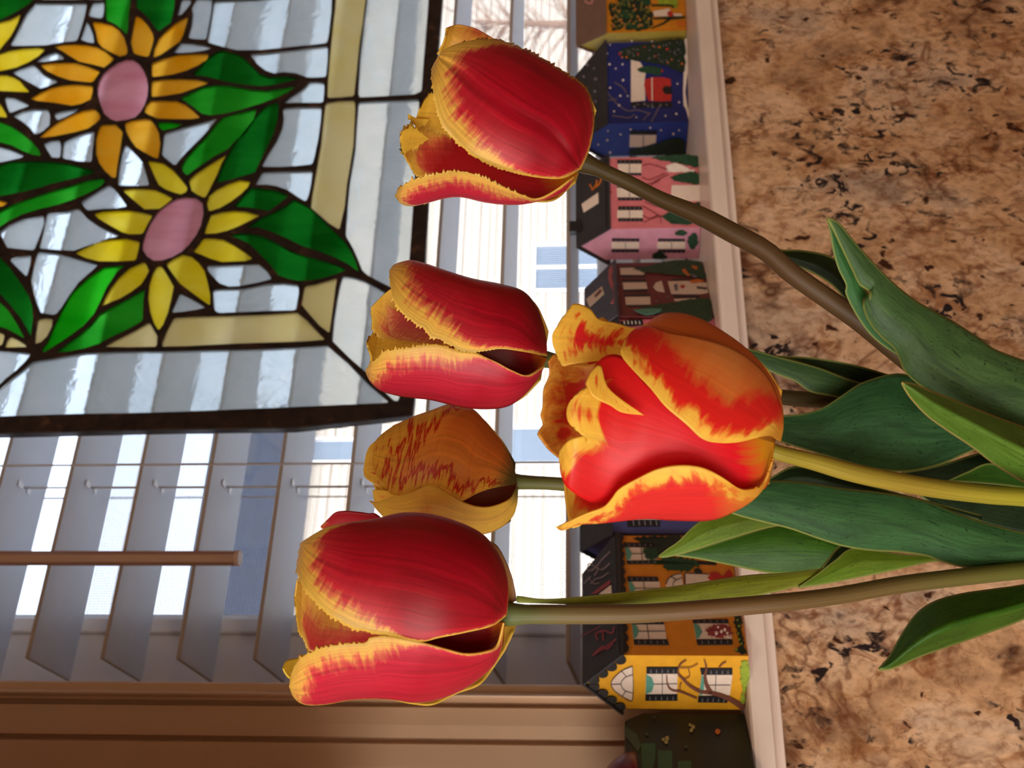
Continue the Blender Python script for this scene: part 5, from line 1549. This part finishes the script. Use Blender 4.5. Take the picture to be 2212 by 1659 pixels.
# ---- brick red house
ZW = zm(1230, 540, 6.703)
H = House('brick', (1541, 681), (1500, 760), (1517, 565), (1328, 676), (1266, 660), paint(112, 40, 42), paint(112, 40, 42), flat('slate_roof_paint', (74, 74, 90), 0.55, 0.15, 160),
          'brick red house ornament with slate roof, wavy pink cornice and little green firs', hip=0.012, depth=0.030)
for pane in ([(730,265),(930,262),(1085,335),(1080,360),(740,357)], [(770,475),(1110,472),(1130,560),(785,572)], [(805,685),(1170,682),(1175,790),(820,796)]):
    H.poly('f', ZW(pane), M_PANE, 'window')
for sh in ([(740,240),(1040,244),(1042,258),(742,258)], [(750,364),(1100,364),(1102,392),(752,392)], [(760,428),(1106,424),(1108,458),(764,460)], [(785,580),(1120,574),(1128,604),(788,608)], [(795,650),(1158,642),(1162,672),(797,674)], [(820,800),(1180,800),(1180,818),(830,822)], [(1510,655),(1880,660),(1880,692),(1510,692)], [(1500,420),(1900,424),(1900,440),(1500,440)]):
    H.poly('f', ZW(sh), M_BLK, 'shutter')
H.poly('f', ZW([(1215,540),(1250,480),(1335,450),(1378,610),(1330,605),(1260,588)]), M_PANE, 'fanlight')
H.poly('f', ZW([(1425,460),(1700,452),(1990,480),(2010,620),(1900,640),(1475,635)]), M_PANE, 'door')
H.blob('f', ZW([(1600,545),(1630,520),(1670,538),(1640,566)]), M_RED, 'painted_heart', 0.3, 0.0006)
H.poly('f', ZW([(1510,520),(1560,500),(1568,590),(1530,600)]), M_GREY, 'door_light', lift=0.0005)
H.poly('f', ZW([(1840,540),(1990,558),(1990,582),(1850,568)]), M_LINE, 'door_mark', lift=0.0005)
H.blob('f', ZW([(1730,462),(1850,440),(1950,458),(1800,492)]), M_ORG, 'painted_flowers', 1, 0.0006)
H.poly('f', ZW([(1510,712),(1900,702),(1880,730),(1700,762),(1560,782)]), M_PANE, 'window')
H.blob('f', ZW([(910,295),(1000,270),(1200,232),(1400,182),(1700,166),(1880,180),(1940,300),(1965,425),(1800,400),(1600,382),(1300,350),(1100,330)]), M_FIR, 'painted_fir', 1.6, 0.0007)
H.dots('f', ZW([(1790,262),(1830,280),(1690,350),(1720,380),(1660,320)]), 3.4, M_ORG, 'painted_flowers', 0.0011)
H.dots('f', ZW([(1760,380),(1800,395),(1830,410)]), 2.6, M_GREY, 'painted_flowers', 0.0011)
H.blob('f', ZW([(940,890),(1150,832),(1500,775),(1880,715),(2030,722),(2055,900),(2060,1040),(1900,1060),(1600,930),(1300,930),(1100,955)]), M_FIR, 'painted_fir', 1.6, 0.0007)
H.blob('f', ZW([(930,890),(1100,875),(1340,880),(1200,950),(1060,950)]), M_TEAL, 'painted_fir', 0.6, 0.0011)
H.dots('f', ZW([(1380,820),(1730,830),(1910,940),(730,800),(1420,690),(1260,750),(690,360),(720,510)]), 1.8, M_GREY, 'painted_dot')
H.poly('f', ZW([(570,300),(610,240),(655,280),(610,380),(625,470),(685,560),(712,650),(702,730),(640,785),(600,780),(640,700),(632,600),(582,500),(560,400)]), paint(186, 100, 108), 'cornice', th=0.0012)
H.poly('r', ZW([(250,722),(478,535),(512,640),(300,838)]), M_PANE, 'dormer', lift=0.0004)
H.lines('r', [(ZW([(380,690),(430,640),(470,590)]), 5)], M_BRN, 'painted_dormer_stroke', 0.0009)  # brown brush stroke across the dormer

# ---- small pink house mostly behind the front tulip
H = House('rose', (1552, 806), (1520, 880), (1542, 688), (1332, 800), (1275, 790), paint(196, 96, 108), paint(196, 96, 108), ROOF_B,
          'rose pink house ornament, only a strip with a black shutter showing above the front tulip', hip=0.01, depth=0.028)
H.poly('f', ZW([(725,1040),(880,1012),(1060,1008),(1072,1092),(900,1112),(760,1102)]), M_BLK, 'shutter')
H.lines('f', [(ZW([(790+i*55, 1040+(-1)**i*2), (800+i*55, 1085)]), 2) for i in range(5)], M_WHT, 'louvre_stroke', 0.0008)
# ---- navy house
H = House('navy', (1562, 1010), (1530, 1090), (1569, 1154), (1316, 1010), (1256, 1010), paint(60, 62, 108), paint(60, 62, 108), ROOF_B,
          'navy blue house ornament between the front tulip and the yellow house', depth=0.05) if False else None
H = House('navy', (1571, 1151), (1536, 1230), (1561, 1012), (1318, 1150), (1257, 1085), paint(62, 64, 112), paint(62, 64, 112), ROOF_B,
          'navy blue house ornament seen between the front tulip and the yellow house', depth=0.05)
ZV = zm(1200, 1000, 4.424)
o = H.poly('f', ZV([(680,545),(1000,550),(1000,610),(690,615)]), M_BLK, 'shutter')
H.lines('f', [(ZV([(740+i*55, 556), (748+i*55, 602)]), 2.4) for i in range(5)], M_GREY, 'louvre_stroke', 0.0008)
H.poly('f', ZV([(690,470),(1000,470),(1000,540),(690,540)]), M_PANE, 'window')

# ---- blue snow house
ZN, ZM = zm(1230, 160, 8.193), zm(1230, 0, 8.193)
H = House('blue', (1487, 263), (1481, 334), (1482, 88), (1306, 263), (1246, 300), paint(24, 34, 104), paint(38, 60, 150), ROOF_B,  # gable in a lighter blue, with the side light painted in
          'midnight blue snowy house ornament with red door and decorated fir', hip=0.014)
H.poly('f', ZM([(1088,1062),(1250,1100),(1300,1180),(1290,1240),(1350,1300),(1330,1420),(1340,1680),(1342,1780),(1090,1806)]), M_PANE, 'door_surround')
H.poly('f', ZN([(1340,100),(1470,62),(1640,62),(1790,92),(1800,200),(1812,370),(1800,480),(1640,490),(1400,480),(1360,380),(1320,200)]), M_RED, 'door', lift=0.0004)
H.poly('f', ZN([(1640,290),(1680,225),(1800,225),(1812,366),(1690,360)]), M_BLK, 'door_light', lift=0.0008)
H.lines('f', [(ZN([(1460,70),(1465,480)]), 2), (ZN([(1095,80),(1320,80)]), 2)], M_WHT, 'door_edge', 0.0008)
H.poly('f', ZN([(1090,502),(1812,492),(1830,590),(1090,600)]), M_BLK, 'shutter')
H.dots('f', ZN([(1210,545),(1330,540),(1390,575),(1460,545),(1470,590),(1610,560),(1720,550),(1150,590)]), 2.4, M_GREY, 'painted_dot', 0.0009)
H.blob('f', ZM([(1190,1240),(1300,1192),(1450,1182),(1620,1222),(1600,1340),(1450,1320),(1250,1280)]), M_FIR, 'painted_wreath', 0.8, 0.0008)
H.blob('f', ZM([(840,930),(1000,862),(1200,812),(1500,762),(1800,715),(2030,725),(2045,1050),(2035,1290),(1900,1260),(1700,1180),(1400,1120),(1150,1080),(950,1040)]), M_BUSH, 'painted_fir', 2, 0.0010)
rr = random.Random(5)
inn = [(900+rr.random()*1100, 0) for i in range(80)]
H.dots('f', ZM([(x, 930+(rr.random()-0.42)*(x-820)*0.40) for x, _ in inn[:40]]), 1.5, M_GREY, 'painted_frost', 0.0014)
H.dots('f', ZM([(1480,830),(1590,850),(1010,1030),(1810,1070),(1990,1145),(930,1030),(1740,1120)]), 2.2, M_ORG, 'painted_bauble', 0.0015)
H.dots('f', ZM([(1330,850),(1725,885),(1210,970),(1525,1010),(890,970),(1640,1270)]), 2.4, M_RED, 'painted_bauble', 0.0015)
H.dots('f', ZM([(720,800),(665,950),(1100,730),(1460,740),(710,1145),(940,1145),(820,1220),(950,1425),(720,1560),(1910,1490)]) + ZN([(1030,395),(900,390),(790,665),(1185,770),(640,610),(1940,505),(1700,745),(1890,710),(880,560)]), 2.0, M_WHT, 'painted_snowflake')
H.lines('f', [(ZN(a), 2.4) for a in ([(1600,560),(1530,700),(1450,850)], [(780,470),(900,580),(1050,660),(1200,640),(1400,700)], [(640,200),(700,370),(800,470)], [(800,150),(950,250),(1010,350)], [(750,740),(900,760),(1050,780),(1150,720)], [(660,470),(840,450)], [(1300,820),(1440,680)])], flat('winter_branch_paint', (104, 88, 96), 0.6), 'painted_branch')
H.window('g', ZN([(1070,1072),(1540,1077),(1530,1210),(1400,1252),(1250,1288),(1062,1288)]), [ZN([(1080,1000),(1540,1000),(1545,1060),(1075,1062)])], [ZN([(1310,1075),(1310,1270)])], dabs=False)
H.blob('g', ZN([(1070,1310),(1250,1292),(1450,1242),(1700,1162),(1900,1112),(2020,1150),(2050,1220),(2020,1300),(2000,1410),(1100,1415)]), M_BUSH, 'painted_bush', 1.5, 0.0008)
H.dots('g', ZN([(680,995),(670,1160),(905,1060),(510,1240),(720,1380),(1085,970),(1620,985),(1840,1050),(1430,940),(1940,985)]), 2.1, M_WHT, 'painted_snowflake')
H.dots('r', ZM([(440,1215),(320,1150),(260,1360),(470,1390),(430,950)]) + ZN([(460,310),(470,490),(470,90)]), 3.2, M_GREY, 'painted_snowflake')
H.poly('f', ZM([(2040,690),(2100,690),(2110,1100)]) + ZN([(2050,330),(2085,560),(2150,830),(2120,840),(2060,620),(2020,560),(2010,300)]), M_WHT, 'painted_snow', lift=0.0004)

# ---- autumn house at the right edge
H = House('autumn', (1483, 66), (1476, 112), (1476, -70), (1303, 66), (1248, 90), paint(206, 130, 24), paint(190, 166, 66), flat('taupe_roof_paint', (120, 92, 78), 0.55, 0.08, 120),
          'golden autumn house ornament with taupe roof and leafy painted tree')
H.lines('r', [(ZM(a), 5) for a in ([(290,-20),(300,40),(350,60)], [(350,60),(400,60),(420,-10)])], flat('pink_scroll_paint', (186, 132, 120), 0.55), 'roof_scroll')
for i, (pts, m_) in enumerate((([(850,-60),(820,40),(700,120),(760,300),(740,450),(770,540),(1000,530),(1300,520),(1450,480),(1470,300),(1400,150),(1420,-60)], M_BUSH),
                               ([(900,20),(1060,10),(1080,90),(1000,130),(910,100)], M_FIR), ([(1180,-40),(1400,-40),(1420,120),(1300,80)], M_FIR), ([(860,200),(1000,180),(1140,220),(1130,330),(950,340),(860,300)], M_FIR), ([(960,400),(1300,430),(1330,510),(1000,500)], M_FIR))):
    H.blob('f', ZM(pts), m_, 'painted_tree' if i == 0 else 'painted_foliage', 2.4 if i else 4, 0.0004+0.0003*(i > 0), seed=i)
r2 = random.Random(11)
H.dots('f', ZM([(760+r2.random()*660, -20+r2.random()*520) for i in range(60)]), 2.6, flat('leaf_dab_paint', (112, 108, 44), 0.6, 0.2, 400), 'painted_leaf', 0.0010)
H.dots('f', ZM([(760+r2.random()*660, 60+r2.random()*440) for i in range(26)]), 2.8, flat('amber_dab_paint', (168, 112, 50), 0.6, 0.2, 400), 'painted_leaf', 0.0011)
H.poly('f', ZM([(1480,200),(1760,152),(1830,240),(1990,250),(1990,292),(1750,292),(1500,290)]), M_PANE, 'window')
H.blob('f', ZM([(1730,240),(1790,210),(1840,290),(1760,300)]), M_RED, 'painted_flowers', 1, 0.0008)
H.lines('f', [(ZM([(2050,320),(1850,330),(1600,336),(1480,345)]), [4, 6, 5, 3]), (ZM([(1780,345),(1660,430),(1580,462),(1450,520)]), [5, 4, 3, 2]), (ZM([(1450,110),(1780,112),(1840,150)]), 4)], M_BUSH, 'painted_branch', 0.0009)
H.blob('f', ZM([(1880,430),(1950,378),(2040,400),(2045,455),(1970,485)]), M_ORG, 'painted_pumpkin', 0.8, 0.0006)
H.blob('f', ZM([(1560,-60),(1900,-60),(1900,140),(1830,150),(1800,90),(1600,90)]), M_GRASS, 'painted_foliage', 2, 0.0004)

# ---- dark green house with a maroon dome, cut by the edge of the picture
ZGG = zm(1260, 1510, 5.53)
z0 = Z_SILL + 0.0004
C0, C2 = on_z(1626, 1628, z0), on_z(1608, 1541, z0)
w = C2-C0
Wd = np.linalg.norm(w)
ux = w/Wd
nn_ = np.array([ux[1], -ux[0], 0.0])
if nn_[1] > 0:
    nn_ = -nn_
Cl = C2 - ux*(Wd*2.1)
top = on_plane(1349, 1556, C2, nn_)
sh1, sh0 = on_plane(1388, 1540, C2, nn_), top
root = empty('painted_house', (C2+Cl)/2, 'dark green house ornament with a maroon dome and tiny flowers beside the yellow house', 'house ornament', 'painted houses along the window stool')
zt_ = top[2]
e3 = lambda p, z: np.array([p[0], p[1], z])
DG = paint(13, 19, 15)
outl = [Cl, C2, e3(C2, sh1[2]), e3(top, zt_), e3(Cl, zt_)]
MB().prism(outl, -nn_*0.035).build('body', DG, root, bevel=0.001)
class GP(House):
    def __init__(s):
        s.root, s.pf, s.nf = root, C2+nn_*0.0001, nn_
    def plane(s, k):
        return s.pf, s.nf
H = GP()
M_DT = paint(36, 92, 66)
for pts in ([(690,540),(860,536),(862,700),(820,900),(700,900)], [(890,620),(1060,626),(1062,900),(890,900)], [(1130,750),(1290,745),(1292,900),(1130,900)]):
    H.poly('f', ZGG(pts), M_DT, 'painted_panel', th=0.0005)
H.poly('f', ZGG([(500,330),(640,430),(690,560),(650,640),(500,440)]), paint(52, 74, 60), 'painted_panel')
H.dots('f', ZGG([(1275,320),(1310,345),(1290,385),(955,495),(1000,480),(990,525)]), 4, flat('cream_dab_paint', (170, 160, 104), 0.6), 'painted_blossom')
H.dots('f', ZGG([(1605,400)]), 7.5, M_ORG, 'painted_flower')
H.dots('f', ZGG([(850,230),(1225,580),(760,430)]), 3.6, paint(64, 70, 62), 'painted_leaf')
cpx = 1700
pc = on_plane(1376, cpx, C2, nn_)
Rd = np.linalg.norm(on_plane(1376, 1626, C2, nn_)-pc)
Hd = abs(on_plane(1288, cpx, C2, nn_)[2]-pc[2])
v, f = [], []
ns, nr = 28, 10
for i in range(nr+1):
    a = math.pi/2*i/nr
    for k in range(ns):
        ph = 2*math.pi*k/ns
        v.append(pc - nn_*0.010 + ux*Rd*math.cos(a)*math.cos(ph) + nn_*0.024*math.cos(a)*math.sin(ph) + np.array([0, 0, Hd*math.sin(a)]))
for i in range(nr):
    for k in range(ns):
        f.append((i*ns+k, i*ns+(k+1) % ns, (i+1)*ns+(k+1) % ns, (i+1)*ns+k))
f.append(tuple(range(ns))[::-1])
mesh('dome', v, f, paint(112, 16, 40, 0.3), root, smooth=True, label='maroon dome')

for o in bpy.data.objects:
    if 'org' in o:
        del o['org']
